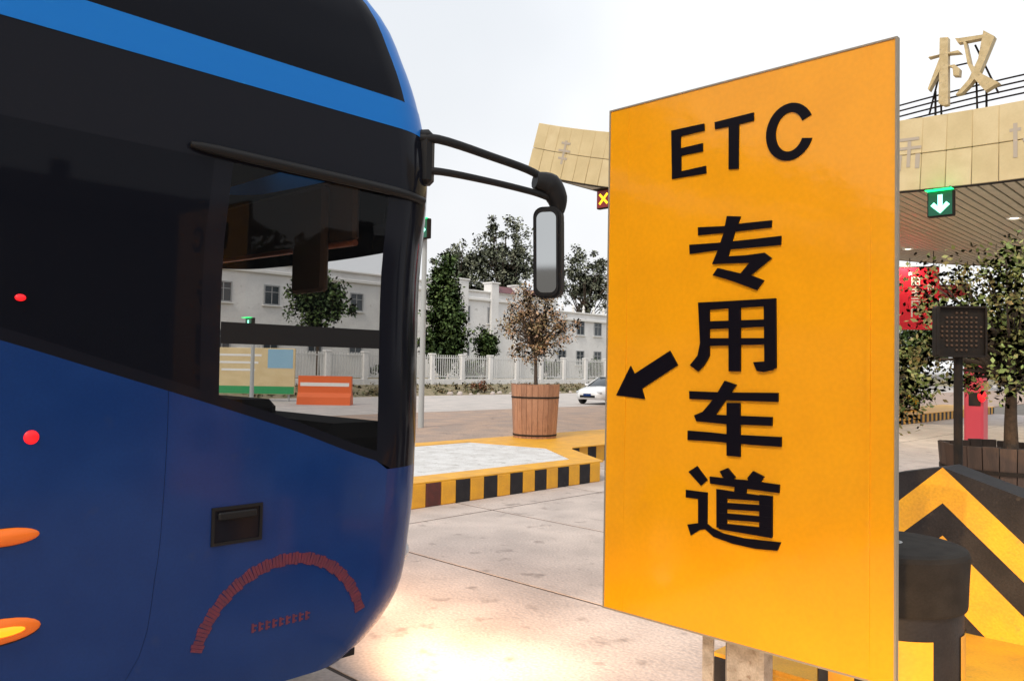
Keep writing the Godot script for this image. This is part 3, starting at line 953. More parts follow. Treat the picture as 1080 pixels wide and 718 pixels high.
func make_bollard() -> void:
	var c := Vector3(-1.21, 0.05, -3.60)
	var t := thing("bollard", "thick black capped bollard with yellow painted panels behind the yellow sign", "bollard", c)
	var s := st()
	lathe(s, [Vector2(0, -0.05), Vector2(0.29, -0.05), Vector2(0.29, 0.0), Vector2(0.285, 0.02)], c, 40)
	lathe(s, [Vector2(0.281, 0.02), Vector2(0.281, 0.93)], c, 40)
	part("body", s, M.black_paint, t)
	# painted yellow panels, proud by a coat of paint
	for k in 6:
		s = st()
		s.set_smooth_group(1)
		for i in 6:
			var a := deg_to_rad(k * 60.0 + 38.0 + i * 4.6)
			var b := deg_to_rad(k * 60.0 + 38.0 + (i + 1) * 4.6)
			var da := Vector3(cos(a), 0, sin(a)) * 0.2845
			var db := Vector3(cos(b), 0, sin(b)) * 0.2845
			quad(s, c + da + Vector3(0, 0.06, 0), c + db + Vector3(0, 0.06, 0), c + db + Vector3(0, 0.80, 0), c + da + Vector3(0, 0.80, 0), da)
		s.set_smooth_group(-1)
		part("yellow_panel", s, M.yellow, t)
	s = st()
	var prof := [Vector2(0.281, 0.895), Vector2(0.292, 0.89), Vector2(0.295, 0.90), Vector2(0.299, 1.0), Vector2(0.304, 1.085), Vector2(0.304, 1.105), Vector2(0.296, 1.122), Vector2(0.27, 1.131), Vector2(0.16, 1.138), Vector2(0.0, 1.14)]
	lathe(s, prof, c, 48)
	var cap := part("cap", s, M.rubber, t)
	for k in 3:
		s = st()
		var p := c + Vector3(-0.07 + 0.055 * k, 1.1385, 0.06 - 0.012 * k)
		var ring := []
		var rr := []
		for i in 13:
			ring.append(p + Vector3(cos(TAU * i / 12) * 0.02, 0, sin(TAU * i / 12) * (0.026 if k != 1 else 0.018)))
			rr.append(0.0045)
		tube(s, ring, rr, 6, false)
		part("moulded_mark", s, M.grey_steel, cap)

func make_barrier() -> void:
	# gable-topped concrete block, its face painted in chevrons
	var zf := -5.3
	var t := thing("crash_barrier", "concrete crash block with yellow and black chevrons at the island end", "barrier", Vector3(-1.3, 0.33, -5.9))
	var apex := Vector2(-1.475, 1.335)
	var outline := PackedVector2Array([Vector2(-2.02, 0.30), Vector2(-0.55, 0.30), Vector2(-0.55, 1.0), Vector2(-1.06, 1.205), apex, Vector2(-1.80, 1.26), Vector2(-2.02, 1.19)])
	var s := st()
	var inner := PackedVector2Array()
	for p in outline: inner.append(p + (Vector2(-1.3, 0.8) - p) * 0.012)
	prism(s, inner, Vector3(0, 0, zf - 0.34), Vector3.RIGHT, Vector3.UP, Vector3(0, 0, 0.33))
	part("block", s, M.black_paint, t)
	s = st()
	cbox(s, Vector3(-1.28, 0.35, zf + 0.2), Vector3(1.6, 0.05, 1.5), 0.01)
	part("plinth", s, M.yellow, t)
	# chevron bands; arms fall to either side of the apex line
	var up := 0.93
	var edges := [0.9, 0.30, 0.0, -0.215, -0.41, -0.75, -1.1, -1.45]
	for i in edges.size() - 1:
		var a: float = edges[i]
		var b: float = edges[i + 1]
		var chev := PackedVector2Array()
		var l := 2.0
		chev.append(Vector2(apex.x - l, apex.y + a - l * up))
		chev.append(Vector2(apex.x, apex.y + a))
		chev.append(Vector2(apex.x + l, apex.y + a - l * up))
		chev.append(Vector2(apex.x + l, apex.y + b - l * up))
		chev.append(Vector2(apex.x, apex.y + b))
		chev.append(Vector2(apex.x - l, apex.y + b - l * up))
		for poly in Geometry2D.intersect_polygons(chev, outline):
			s = st()
			prism(s, poly, Vector3(0, 0, zf - 0.012), Vector3.RIGHT, Vector3.UP, Vector3(0, 0, 0.012))
			part("chevron_band", s, M.yellow if (i % 2 == 0) else M.black_paint, t)

# ------------------------------------------------------------------ tubs
func tub(called: String, label: String, at: Vector3, r: float, h: float, dark: bool, group: String) -> Node3D:
	var t := thing(called, label, "planter", at, group)
	var n := 26
	var pre := "dark_stave" if dark else "stave"
	for k in n:
		var s := st()
		var a0 := TAU * (k + 0.03) / n
		var a1 := TAU * (k + 0.97) / n
		var tp := 1.0 + rng.randf_range(-0.008, 0.008)
		var top := h + rng.randf_range(-0.012, 0.012)
		var q := []
		for e in [[a0, 0.0, 0.88], [a1, 0.0, 0.88], [a1, top, tp], [a0, top, tp]]:
			q.append([Vector3(cos(e[0]) * r * e[2], e[1], sin(e[0]) * r * e[2]), Vector3(cos(e[0]) * (r * e[2] - 0.04), e[1], sin(e[0]) * (r * e[2] - 0.04))])
		var mid := Vector3(cos((a0 + a1) / 2), 0, sin((a0 + a1) / 2))
		quad(s, q[0][0], q[1][0], q[2][0], q[3][0], mid)
		quad(s, q[0][1], q[1][1], q[2][1], q[3][1], -mid)
		quad(s, q[3][0], q[2][0], q[2][1], q[3][1], Vector3.UP)
		quad(s, q[0][0], q[3][0], q[3][1], q[0][1], mid.rotated(Vector3.UP, 1.5))
		quad(s, q[1][0], q[2][0], q[2][1], q[1][1], mid.rotated(Vector3.UP, -1.5))
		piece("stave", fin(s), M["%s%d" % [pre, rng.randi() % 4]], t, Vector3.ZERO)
	for y in [0.07, h * 0.76]:
		var s := st()
		var rr: float = r * lerpf(0.88, 1.0, y / h)
		lathe(s, [Vector2(rr + 0.001, y - 0.018), Vector2(rr + 0.008, y - 0.018), Vector2(rr + 0.009, y + 0.018), Vector2(rr + 0.001, y + 0.018)], Vector3.ZERO, 40)
		piece("hoop", fin(s), M.dark_steel, t, Vector3.ZERO)
	var s2 := st()
	lathe(s2, [Vector2(r * 0.97 - 0.03, h - 0.08), Vector2(r * 0.5, h - 0.05), Vector2(0, h - 0.04)], Vector3.ZERO, 26)
	piece("soil", fin(s2), M.soil, t, Vector3.ZERO)
	return t

func make_planting() -> void:
	var p := Vector3(-11.9, 0.335, -13.1)
	tub("wooden_tub", "reddish brown wooden tub standing on the yellow edged island", p, 0.54, 1.17, false, "wooden tree tubs")
	tree("potted_tree", "small autumn brown round headed tree growing in the reddish tub", "tree", p + Vector3(0, 1.1, 0), 0.62, 0.045, 1.42, Vector3(0.84, 0.86, 0.84), 125, 0.21, 55, 0.06, [Color(0.46, 0.28, 0.18), Color(0.34, 0.21, 0.12), Color(0.25, 0.21, 0.10), Color(0.55, 0.36, 0.25), Color(0.34, 0.26, 0.14)], 501, "potted trees", 110)
	p = Vector3(-1.84, 0.335, -8.55)
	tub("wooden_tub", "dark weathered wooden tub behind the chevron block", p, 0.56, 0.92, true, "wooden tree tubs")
	tree("potted_tree", "green leafy tree with spreading branches in the dark weathered tub", "tree", p + Vector3(0.03, 0.85, 0), 0.55, 0.062, 1.22, Vector3(1.05, 0.80, 1.05), 130, 0.22, 75, 0.055, [Color(0.18, 0.25, 0.06), Color(0.24, 0.31, 0.09), Color(0.30, 0.30, 0.11), Color(0.14, 0.19, 0.05), Color(0.34, 0.25, 0.10)], 517, "potted trees", 130)
	# second, more open tree further along the same island
	p = Vector3(-3.22, 0.335, -8.2)
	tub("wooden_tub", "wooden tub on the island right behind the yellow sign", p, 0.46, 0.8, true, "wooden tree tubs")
	tree("potted_tree", "green bushy tree left of and behind the black signal head", "tree", p + Vector3(0, 0.72, 0), 0.45, 0.05, 0.92, Vector3(0.95, 0.66, 0.95), 115, 0.22, 85, 0.055, [Color(0.20, 0.28, 0.07), Color(0.27, 0.34, 0.10), Color(0.33, 0.32, 0.13), Color(0.15, 0.20, 0.05), Color(0.36, 0.27, 0.12)], 533, "potted trees", 115)

func make_signal_post() -> void:
	var c := Vector3(-1.81, 0.33, -6.9)
	var t := thing("signal_post", "small black square signal head on a slim pole behind the chevron block", "traffic light", c)
	var look := Basis(Vector3.UP, deg_to_rad(38))
	var s := st()
	tube(s, [c, c + Vector3(0, 1.9, 0)], [0.032, 0.032], 12)
	part("pole", s, M.dark_steel, t)
	s = st()
	cbox(s, c + Vector3(0, 1.9, 0), Vector3(0.36, 0.40, 0.10), 0.015, look)
	var hd := part("signal_head", s, M.dark_steel, t)
	s = st()
	for e in [[Vector3(0, 0.19, 0.065), Vector3(0.35, 0.014, 0.03)], [Vector3(0, -0.19, 0.065), Vector3(0.35, 0.014, 0.03)], [Vector3(0.173, 0, 0.065), Vector3(0.014, 0.366, 0.03)], [Vector3(-0.173, 0, 0.065), Vector3(0.014, 0.366, 0.03)]]:
		box(s, c + Vector3(0, 1.9, 0) + look * e[0], e[1], look)
	part("visor", s, M.dark_steel, hd)
	s = st()
	for i in 9:
		for j in 9:
			var d := Vector3((i - 4) * 0.036, (j - 4) * 0.036, 0.058)
			if Vector2(d.x, d.y).length() < 0.155: cbox(s, c + Vector3(0, 1.9, 0) + look * d, Vector3(0.017, 0.017, 0.012), 0.004, look)
	var dots := part("lamp_dots", s, M.bus_brown, hd)
	dots.set_meta("kind", "stuff")
	s = st()
	cbox(s, c + Vector3(0, 0.01, 0), Vector3(0.2, 0.02, 0.2), 0.004)
	part("base_plate", s, M.dark_steel, t)
	# red ticket post by the lane under the trees
	c = Vector3(-3.3, 0.33, -13.5)
	t = thing("ticket_post", "red ticket post with a lit red lamp behind the potted trees", "post", c)
	s = st()
	cbox(s, c + Vector3(0, 0.85, 0), Vector3(0.26, 1.7, 0.3), 0.03)
	part("body", s, M.red_post, t)
	s = st()
	cbox(s, c + Vector3(0.02, 1.2, 0.15), Vector3(0.16, 0.2, 0.02), 0.006)
	part("panel", s, M.dark_steel, t)
	s = st()
	ball(s, c + Vector3(0.12, 1.25, 0.17), Vector3(0.06, 0.09, 0.04), 8)
	part("lamp", s, M.red_glow, t)

# ------------------------------------------------------------------ toll canopy
func cy(x: float) -> float:
	return 6.16 + 0.0113 * (x + 4.0) * (x + 4.0)

func cframe(x: float) -> Basis:
	var tx := Vector3(1, 0.0226 * (x + 4.0), 0).normalized()
	return Basis(tx, Vector3(-tx.y, tx.x, 0), Vector3.BACK)

func make_canopy() -> void:
	var t := thing("toll_canopy", "long toll station canopy with cream panelled front curving up at its end", "canopy", Vector3(-4, 0, -28))
	var z0 := -20.0
	var z1 := -37.5
	var s := st()
	var panel := st()
	cbox(panel, Vector3.ZERO, Vector3(0.525, 0.845, 0.05), 0.012)
	var pm := fin(panel)
	var x := -18.75 + 0.27
	while x < 10.9:
		var b := cframe(x)
		for row in 2:
			var at := Vector3(x, cy(x), z0) + b.y * (0.43 + 0.86 * row)
			piece("fascia_panel", pm, M.cream if rng.randf() < 0.5 else M.cream_b, t, at - org + Vector3(0, 0, rng.randf_range(-0.004, 0.004)), b)
		x += 0.54 * b.x.x
	# backing, roof, soffit deck in strips following the curve
	var deck := st()
	var back := st()
	var n := 60
	for i in n:
		var xa := lerpf(-18.72, 10.72, float(i) / n)
		var xb := lerpf(-18.72, 10.72, float(i + 1) / n)
		var a := Vector3(xa, cy(xa), 0)
		var c := Vector3(xb, cy(xb), 0)
		var ua := cframe(xa).y
		var uc := cframe(xb).y
		var f := Vector3(0, 0, z0 - 0.045)
		quad(back, a + f + ua * 0.02, c + f + uc * 0.02, c + f + uc * 1.71, a + f + ua * 1.71, Vector3.BACK)
		f = Vector3(0, 0, z1)
		quad(back, a + f, c + f, c + f + uc * 1.71, a + f + ua * 1.71, Vector3.FORWARD)
		var g := Vector3(0, 0, z0 - 0.05)
		quad(deck, a + g + ua * 0.13, c + g + uc * 0.13, c + f + uc * 0.13, a + f + ua * 0.13, Vector3.DOWN)
		quad(back, a + g + ua * 1.6, c + g + uc * 1.6, c + f + uc * 1.6, a + f + ua * 1.6, Vector3.UP)
	for xe in [-18.72, 10.72]:
		var p := Vector3(xe, cy(xe), 0)
		var u2 := cframe(xe).y * 1.71
		quad(back, p + Vector3(0, 0, z0 - 0.045), p + Vector3(0, 0, z1), p + Vector3(0, 0, z1) + u2, p + Vector3(0, 0, z0 - 0.045) + u2, Vector3(xe + 4, 0, 0))
	part("fascia_backing", back, M.sheet_metal, t)
	part("soffit_deck", deck, M.sheet_metal, t)
	# soffit slats run with the lane
	var sl := st()
	cbox(sl, Vector3.ZERO, Vector3(0.205, 0.05, 17.3), 0.01)
	var sm := fin(sl)
	x = -18.55
	while x < 10.6:
		var b := cframe(x)
		piece("soffit_slat", sm, M.slat, t, Vector3(x, cy(x), (z0 + z1) / 2 - 0.05) + b.y * 0.055 - org, b)
		x += 0.25 * b.x.x
	# bottom trim of the fascia
	s = st()
	var tp := []
	var tr := []
	for i in 61:
		var xx := lerpf(-18.75, 10.75, i / 60.0)
		tp.append(Vector3(xx, cy(xx) - 0.015, z0 + 0.0))
		tr.append(0.028)
	tube(s, tp, tr, 6)
	part("lower_trim", s, M.dark_steel, t)
	# columns
	for px in [-13.0, -3.4, 6.0]:
		for pz in [-23.0, -34.0]:
			s = st()
			var hh := cy(px) + 0.12
			cbox(s, Vector3(px, hh / 2, pz), Vector3(0.7, hh, 0.7), 0.05)
			part("column", s, M.cream, t)
	# recessed lamps in the soffit
	for q in [Vector2(-5.18, -25.0), Vector2(-10.05, -31.8), Vector2(-5.18, -31.8), Vector2(-10.05, -25.0), Vector2(-0.3, -25.0), Vector2(-0.3, -31.8)]:
		var yy := cy(q.x) + 0.01
		s = st()
		lathe(s, [Vector2(0.13, 0.0), Vector2(0.17, -0.03), Vector2(0.19, -0.02), Vector2(0.19, 0.03)], Vector3(q.x, yy, q.y), 20)
		var lampo := part("downlight", s, M.white_paint, t)
		s = st()
		lathe(s, [Vector2(0.0, -0.022), Vector2(0.08, -0.018), Vector2(0.128, 0.0)], Vector3(q.x, yy, q.y), 20)
		part("lens", s, M.down_glow, lampo)
		var l := SpotLight3D.new()
		l.light_color = Color(1, 0.95, 0.82)
		l.light_energy = 12.0
		l.spot_range = 30
		l.spot_angle = 60
		l.spot_attenuation = 2.0
		l.light_size = 0.12
		l.shadow_enabled = true
		lampo.add_child(l)
		l.name = "lamp_light"
		l.position = Vector3(q.x, yy - 0.06, q.y)
		l.rotation.x = -PI / 2
	# faint characters left on the panels
	for gx in [[-6.35, 1], [-3.95, 2], [-17.3, 3], [-11.6, 1], [-8.9, 2]]:
		var xx: float = gx[0]
		var b := cframe(xx)
		var o := Vector3(xx, cy(xx), z0 + 0.031) + b.y * 0.86
		s = st()
		var strokes := []
		if gx[1] == 1: strokes = [[-0.22, 0.33, 0.44, 0.07], [-0.28, 0.12, 0.56, 0.07], [-0.03, -0.30, 0.08, 0.62], [-0.24, -0.12, 0.10, 0.12], [0.16, -0.34, 0.1, 0.34], [-0.25, -0.36, 0.1, 0.30]]
		elif gx[1] == 2: strokes = [[-0.27, 0.2, 0.22, 0.07], [-0.20, -0.38, 0.08, 0.76], [0.02, 0.22, 0.26, 0.07], [0.10, -0.36, 0.08, 0.7], [-0.02, -0.05, 0.3, 0.07]]
		else: strokes = [[-0.2, 0.3, 0.4, 0.07], [-0.05, -0.36, 0.09, 0.78], [-0.26, 0.05, 0.52, 0.07], [-0.2, -0.2, 0.4, 0.07]]
		var k := 0
		for q in strokes:
			prism(s, flat_poly([q[0], q[1], q[0] + q[2], q[1], q[0] + q[2], q[1] + q[3], q[0], q[1] + q[3]]), o, b.x, b.y, Vector3(0, 0, 0.003 + 0.0006 * k))
			k += 1
		part("faded_character", s, M.ghost, t)
	# arched rails on the roof edge
	for i in 4:
		s = st()
		var pts := []
		var rr := []
		for k in 31:
			var xx := lerpf(-8.6, 3.4, k / 30.0)
			pts.append(Vector3(xx, 8.10 + i * 0.135 - 0.011 * (xx + 3.0) * (xx + 3.0), z0 - 0.16))
			rr.append(0.022)
		tube(s, pts, rr, 6)
		part("rail", s, M.dark_steel, t)
	for k in 11:
		var xx := -7.9 + 1.06 * k
		s = st()
		box(s, Vector3(xx, cy(xx) + 1.95, z0 - 0.2), Vector3(0.04, 0.8, 0.04))
		part("rail_post", s, M.dark_steel, t)
	# the big roof-edge character, a thing on the canopy
	var ro := Vector3(-5.2, 8.0, z0 + 0.1)
	var rc := thing("roof_character", "large gold raised character standing on the canopy roof edge", "lettering", ro)
	var num := 0
	for p in GLYPHS["ROOF"]:
		s = st()
		prism(s, flat_poly(p), ro + Vector3(0, 0, -0.1), Vector3.RIGHT, Vector3.UP, Vector3(0, 0, 0.18 + 0.004 * num))
		part("stroke", s, M.gold, rc)
		num += 1
	for e in [[Vector3(-0.38, 1.1, -0.1), Vector3(-0.72, 0.0, -0.3)], [Vector3(0.3, 1.35, -0.1), Vector3(0.72, 0.2, -0.3)], [Vector3(0.32, 0.8, -0.1), Vector3(0.32, -0.2, -0.2)], [Vector3(-0.42, 0.6, -0.1), Vector3(-0.42, -0.2, -0.2)], [Vector3(-0.3, 0.98, -0.12), Vector3(0.2, 0.98, -0.12)]]:
		s = st()
		tube(s, [ro + e[0], ro + e[1]], [0.022, 0.022], 6)
		part("brace", s, M.dark_steel, rc)

func lane_signal(label: String, c: Vector3, kind: String, hang: float) -> Node3D:
	var t := thing("lane_signal", label, "traffic light", c, "lane signals")
	var s := st()
	cbox(s, c, Vector3(0.56, 0.60, 0.16), 0.02)
	var hd := part("housing", s, M.dark_steel, t)
	s = st()
	box(s, c + Vector3(0, 0, 0.083), Vector3(0.50, 0.54, 0.006))
	part("screen", s, M.green_dim if kind != "cross" else M.red_dim, hd)
	s = st()
	cbox(s, c + Vector3(0, 0.30, 0.16), Vector3(0.56, 0.02, 0.2), 0.006)
	part("visor", s, M.green_glow if kind == "lit" else M.dark_steel, hd)  # on lit signals the green glow is put into the visor itself
	s = st()
	var f := c + Vector3(0, 0, 0.087)
	if kind == "cross":
		for a in [PI / 4, -PI / 4]:
			box(s, f + Vector3(0, 0, 0.002 if a > 0 else 0.0), Vector3(0.44, 0.075, 0.008), Basis(Vector3.BACK, a))
		part("lit_cross", s, M.yellow_glow, hd)
	else:
		prism(s, flat_poly([-0.05, 0.2, 0.05, 0.2, 0.05, -0.06, 0.13, 0.03, 0.2, -0.04, 0.0, -0.23, -0.2, -0.04, -0.13, 0.03, -0.05, -0.06]), f, Vector3.RIGHT, Vector3.UP, Vector3(0, 0, 0.008))
		part("lit_arrow", s, M.white_glow, hd)
	if hang > 0:
		for dx in [-0.18, 0.18]:
			s = st()
			tube(s, [c + Vector3(dx, 0.29, 0), c + Vector3(dx, 0.29 + hang, 0)], [0.02, 0.02], 6)
			part("hanger", s, M.dark_steel, t)
	return t

func make_signals() -> void:
	lane_signal("green down arrow lane signal hung under the canopy front", Vector3(-5.57, 5.80, -19.9), "lit", 0.1)
	lane_signal("yellow cross lane signal on red, hung at the canopy's raised end", Vector3(-15.25, 7.20, -19.9), "cross", 0.05)
	var t := lane_signal("green lane signal on a tall pale pole right beside the coach's front edge", Vector3(-18.45, 5.95, -15.2), "lit", 0.0)
	var s := st()
	tube(s, [Vector3(-18.62, 0, -15.4), Vector3(-18.62, 6.0, -15.4)], [0.09, 0.07], 14)
	part("pole", s, M.grey_steel, t)
	t = lane_signal("green lane signal seen through the coach's door window", Vector3(-30.6, 3.4, -16.1), "lit", 0.0)
	s = st()
	tube(s, [Vector3(-30.6, 0, -16.25), Vector3(-30.6, 3.4, -16.25)], [0.09, 0.07], 10)
	part("pole", s, M.grey_steel, t)

func strokes_on(root: Node3D, called: String, o: Vector3, ax: Vector3, ay: Vector3, az: Vector3, list: Array, k: float, m: Material) -> void:
	var s := st()
	var n := 0
	for q in list:
		prism(s, flat_poly([q[0] * k, q[1] * k, (q[0] + q[2]) * k, q[1] * k, (q[0] + q[2]) * k, (q[1] + q[3]) * k, q[0] * k, (q[1] + q[3]) * k]), o, ax, ay, az * (0.006 + 0.001 * n))
		n += 1
	part(called, s, m, root)

func make_banners() -> void:
	var c := Vector3(-10.3, 4.72, -31.9)
	var t := thing("red_banner", "red banner with white vertical characters hanging under the canopy", "banner", c)
	var turn := Basis(Vector3.UP, deg_to_rad(30))
	var s := st()
	cbox(s, c, Vector3(2.6, 2.35, 0.05), 0.01, turn)
	part("cloth", s, M.red_banner, t)
	s = st()
	tube(s, [c + turn * Vector3(-1.3, 1.19, 0), c + turn * Vector3(1.3, 1.19, 0)], [0.03, 0.03], 8)
	part("top_bar", s, M.dark_steel, t)
	for dx in [-1.1, 1.1]:
		s = st()
		var q := c + turn * Vector3(dx, 1.18, 0)
		tube(s, [q, Vector3(q.x, cy(q.x) + 0.05, q.z)], [0.015, 0.015], 6)
		part("hanger", s, M.dark_steel, t)
	var glyphs := [
		[[-0.4, 0.3, 0.8, 0.12], [-0.4, -0.1, 0.8, 0.12], [-0.4, -0.4, 0.12, 0.8], [0.28, -0.4, 0.12, 0.8], [-0.06, -0.4, 0.12, 0.8], [-0.4, -0.42, 0.8, 0.1]],
		[[-0.45, 0.15, 0.9, 0.12], [-0.35, -0.15, 0.7, 0.12], [-0.45, -0.45, 0.9, 0.12], [-0.06, -0.4, 0.13, 0.85]],
		[[-0.4, 0.3, 0.8, 0.12], [-0.4, -0.45, 0.13, 0.6], [0.28, -0.45, 0.13, 0.6], [-0.4, 0.05, 0.8, 0.12], [-0.15, -0.35, 0.3, 0.12]],
		[[-0.4, 0.3, 0.8, 0.13], [-0.42, -0.45, 0.14, 0.8], [0.28, -0.45, 0.14, 0.8]]]
	for i in 4:
		strokes_on(t, "character", c + turn * Vector3(0.48, 0.66 - i * 0.4, 0.026), turn.x, turn.y, turn.z, glyphs[i], 0.38, M.white_paint)
	for i in 2:
		strokes_on(t, "character", c + turn * Vector3(1.0, 0.42 - i * 0.36, 0.026), turn.x, turn.y, turn.z, glyphs[i * 2], 0.27, M.white_paint)
	strokes_on(t, "character", c + turn * Vector3(0.3, 0.95, 0.026), turn.x, turn.y, turn.z, glyphs[1], 0.16, M.white_paint)
	c = Vector3(-10.2, 5.3, -36.0)
	t = thing("red_banner", "dark narrow strip banner behind the tree crown under the canopy back", "banner", c)
	s = st()
	cbox(s, c, Vector3(2.4, 0.55, 0.05), 0.01)
	part("cloth", s, M.red_post, t)
	s = st()
	tube(s, [c + Vector3(-1.1, 0.26, 0), Vector3(-11.3, cy(-11.3) + 0.05, -36.0)], [0.015, 0.015], 6)
	tube(s, [c + Vector3(1.1, 0.26, 0), Vector3(-9.1, cy(-9.1) + 0.05, -36.0)], [0.015, 0.015], 6)
	part("hanger", s, M.dark_steel, t)

# ------------------------------------------------------------------ across the road
func make_fence() -> void:
	var x := -42.0
	var y := 0.54
	var z0 := -16.0
	var z1 := -72.0
	var t := thing("picket_fence", "white railing fence on a low wall across the far road", "fence", Vector3(x, y, -44))
	var s := st()
	cbox(s, Vector3(x, y + 0.16, (z0 + z1) / 2), Vector3(0.3, 0.42, z0 - z1), 0.02)
	part("base_wall", s, M.white_wall, t)
	for ry in [0.55, 1.85]:
		s = st()
		box(s, Vector3(x, y + ry, (z0 + z1) / 2), Vector3(0.05, 0.07, z0 - z1))
		part("rail", s, M.fence, t)
	var b := st()
	cbox(b, Vector3.ZERO, Vector3(0.04, 1.6, 0.07), 0.008)
	var pm := fin(b)
	b = st()
	cbox(b, Vector3.ZERO, Vector3(0.34, 2.12, 0.34), 0.03)
	cbox(b, Vector3(0, 1.09, 0), Vector3(0.42, 0.1, 0.42), 0.02)
	var qm := fin(b)
	var z := z0
	var i := 0
	while z > z1:
		if i % 14 == 0: piece("post", qm, M.white_wall, t, Vector3(0, 1.0, z + 44))
		else: piece("picket", pm, M.fence, t, Vector3(0, 1.25, z + 44))
		z -= 0.2
		i += 1
		if i > 300: break

func building(called: String, label: String, x: float, z0: float, z1: float, h: float, rows: Array, pitch: float, first: float, style: int) -> void:
	var base := 0.55
	var t := thing(called, label, "building", Vector3(x - 6, base, (z0 + z1) / 2), "white buildings across the road")
	var s := st()
	box(s, Vector3(x - 6, (h + base) / 2, (z0 + z1) / 2), Vector3(12, h - base, z0 - z1))
	part("wall", s, M.white_wall, t)
	s = st()
	cbox(s, Vector3(x + 0.1, h - 0.75, (z0 + z1) / 2), Vector3(0.3, 0.28, z0 - z1 + 0.2), 0.04)
	part("cornice", s, M.white_trim, t)
	s = st()
	cbox(s, Vector3(x - 0.05, h + 0.06, (z0 + z1) / 2), Vector3(0.5, 0.16, z0 - z1 + 0.3), 0.03)
	part("coping", s, M.white_trim, t)
	var z := first
	while z > z1 + 0.8:
		for wy in rows:
			var c := Vector3(x + 0.03, wy, z)
			s = st()
			for e in [[Vector3(0, 0.78, 0), Vector3(0.1, 0.1, 1.44)], [Vector3(0, -0.78, 0), Vector3(0.1, 0.1, 1.44)], [Vector3(0, 0, 0.67), Vector3(0.1, 1.46, 0.1)], [Vector3(0, 0, -0.67), Vector3(0.1, 1.46, 0.1)], [Vector3(-0.005, 0, 0), Vector3(0.07, 1.46, 0.06)], [Vector3(-0.005, 0.25, 0.325), Vector3(0.06, 0.05, 0.57)], [Vector3(-0.005, 0.25, -0.325), Vector3(0.06, 0.05, 0.57)]]:
				box(s, c + e[0], e[1])
			var w := part("window", s, M.frame, t)
			s = st()
			box(s, c + Vector3(-0.02, 0, 0), Vector3(0.02, 1.44, 1.22))
			part("pane", s, M.far_glass, w)
			s = st()
			cbox(s, c + Vector3(0.06, -0.9, 0), Vector3(0.22, 0.1, 1.7), 0.02)
			part("sill", s, M.white_trim, w)
		z -= pitch
	if style == 1:
		# stepped towers with purple tiled parapets between
		var k := 0
		for tz in [z0 - 1.6, z0 - 6.6, z0 - 10.2, z0 - 15.3]:
			if tz < z1 + 0.5: break
			s = st()
			cbox(s, Vector3(x - 0.3, h / 2 + 0.55, tz), Vector3(1.2, h + 1.1 - 0.2, 1.1 if k else 2.6), 0.06)
			cbox(s, Vector3(x - 0.3, h + 1.05, tz), Vector3(1.4, 0.16, 1.3 if k else 2.8), 0.03)
			part("tower", s, M.white_wall, t)
			k += 1
		for seg in [[z0 - 7.2, z0 - 9.6], [z0 - 10.8, z0 - 14.7]]:
			s = st()
			prism(s, flat_poly([-0.6, 0.12, 0.35, 0.12, -0.4, 0.85, -0.6, 0.85]), Vector3(x, h, seg[0]), Vector3.RIGHT, Vector3.UP, Vector3(0, 0, seg[1] - seg[0]))
			part("tiled_parapet", s, M.purple_tile, t)
	elif style == 2:
		z = z0 - 1.5
		while z > z1:
			s = st()
			lathe(s, [Vector2(0.16, 0), Vector2(0.18, 0.2), Vector2(0.1, 0.32), Vector2(0.17, 0.5), Vector2(0.04, 0.85), Vector2(0, 0.9)], Vector3(x, h + 0.12, z), 10)
			part("finial", s, M.white_trim, t)
			z -= 1.9

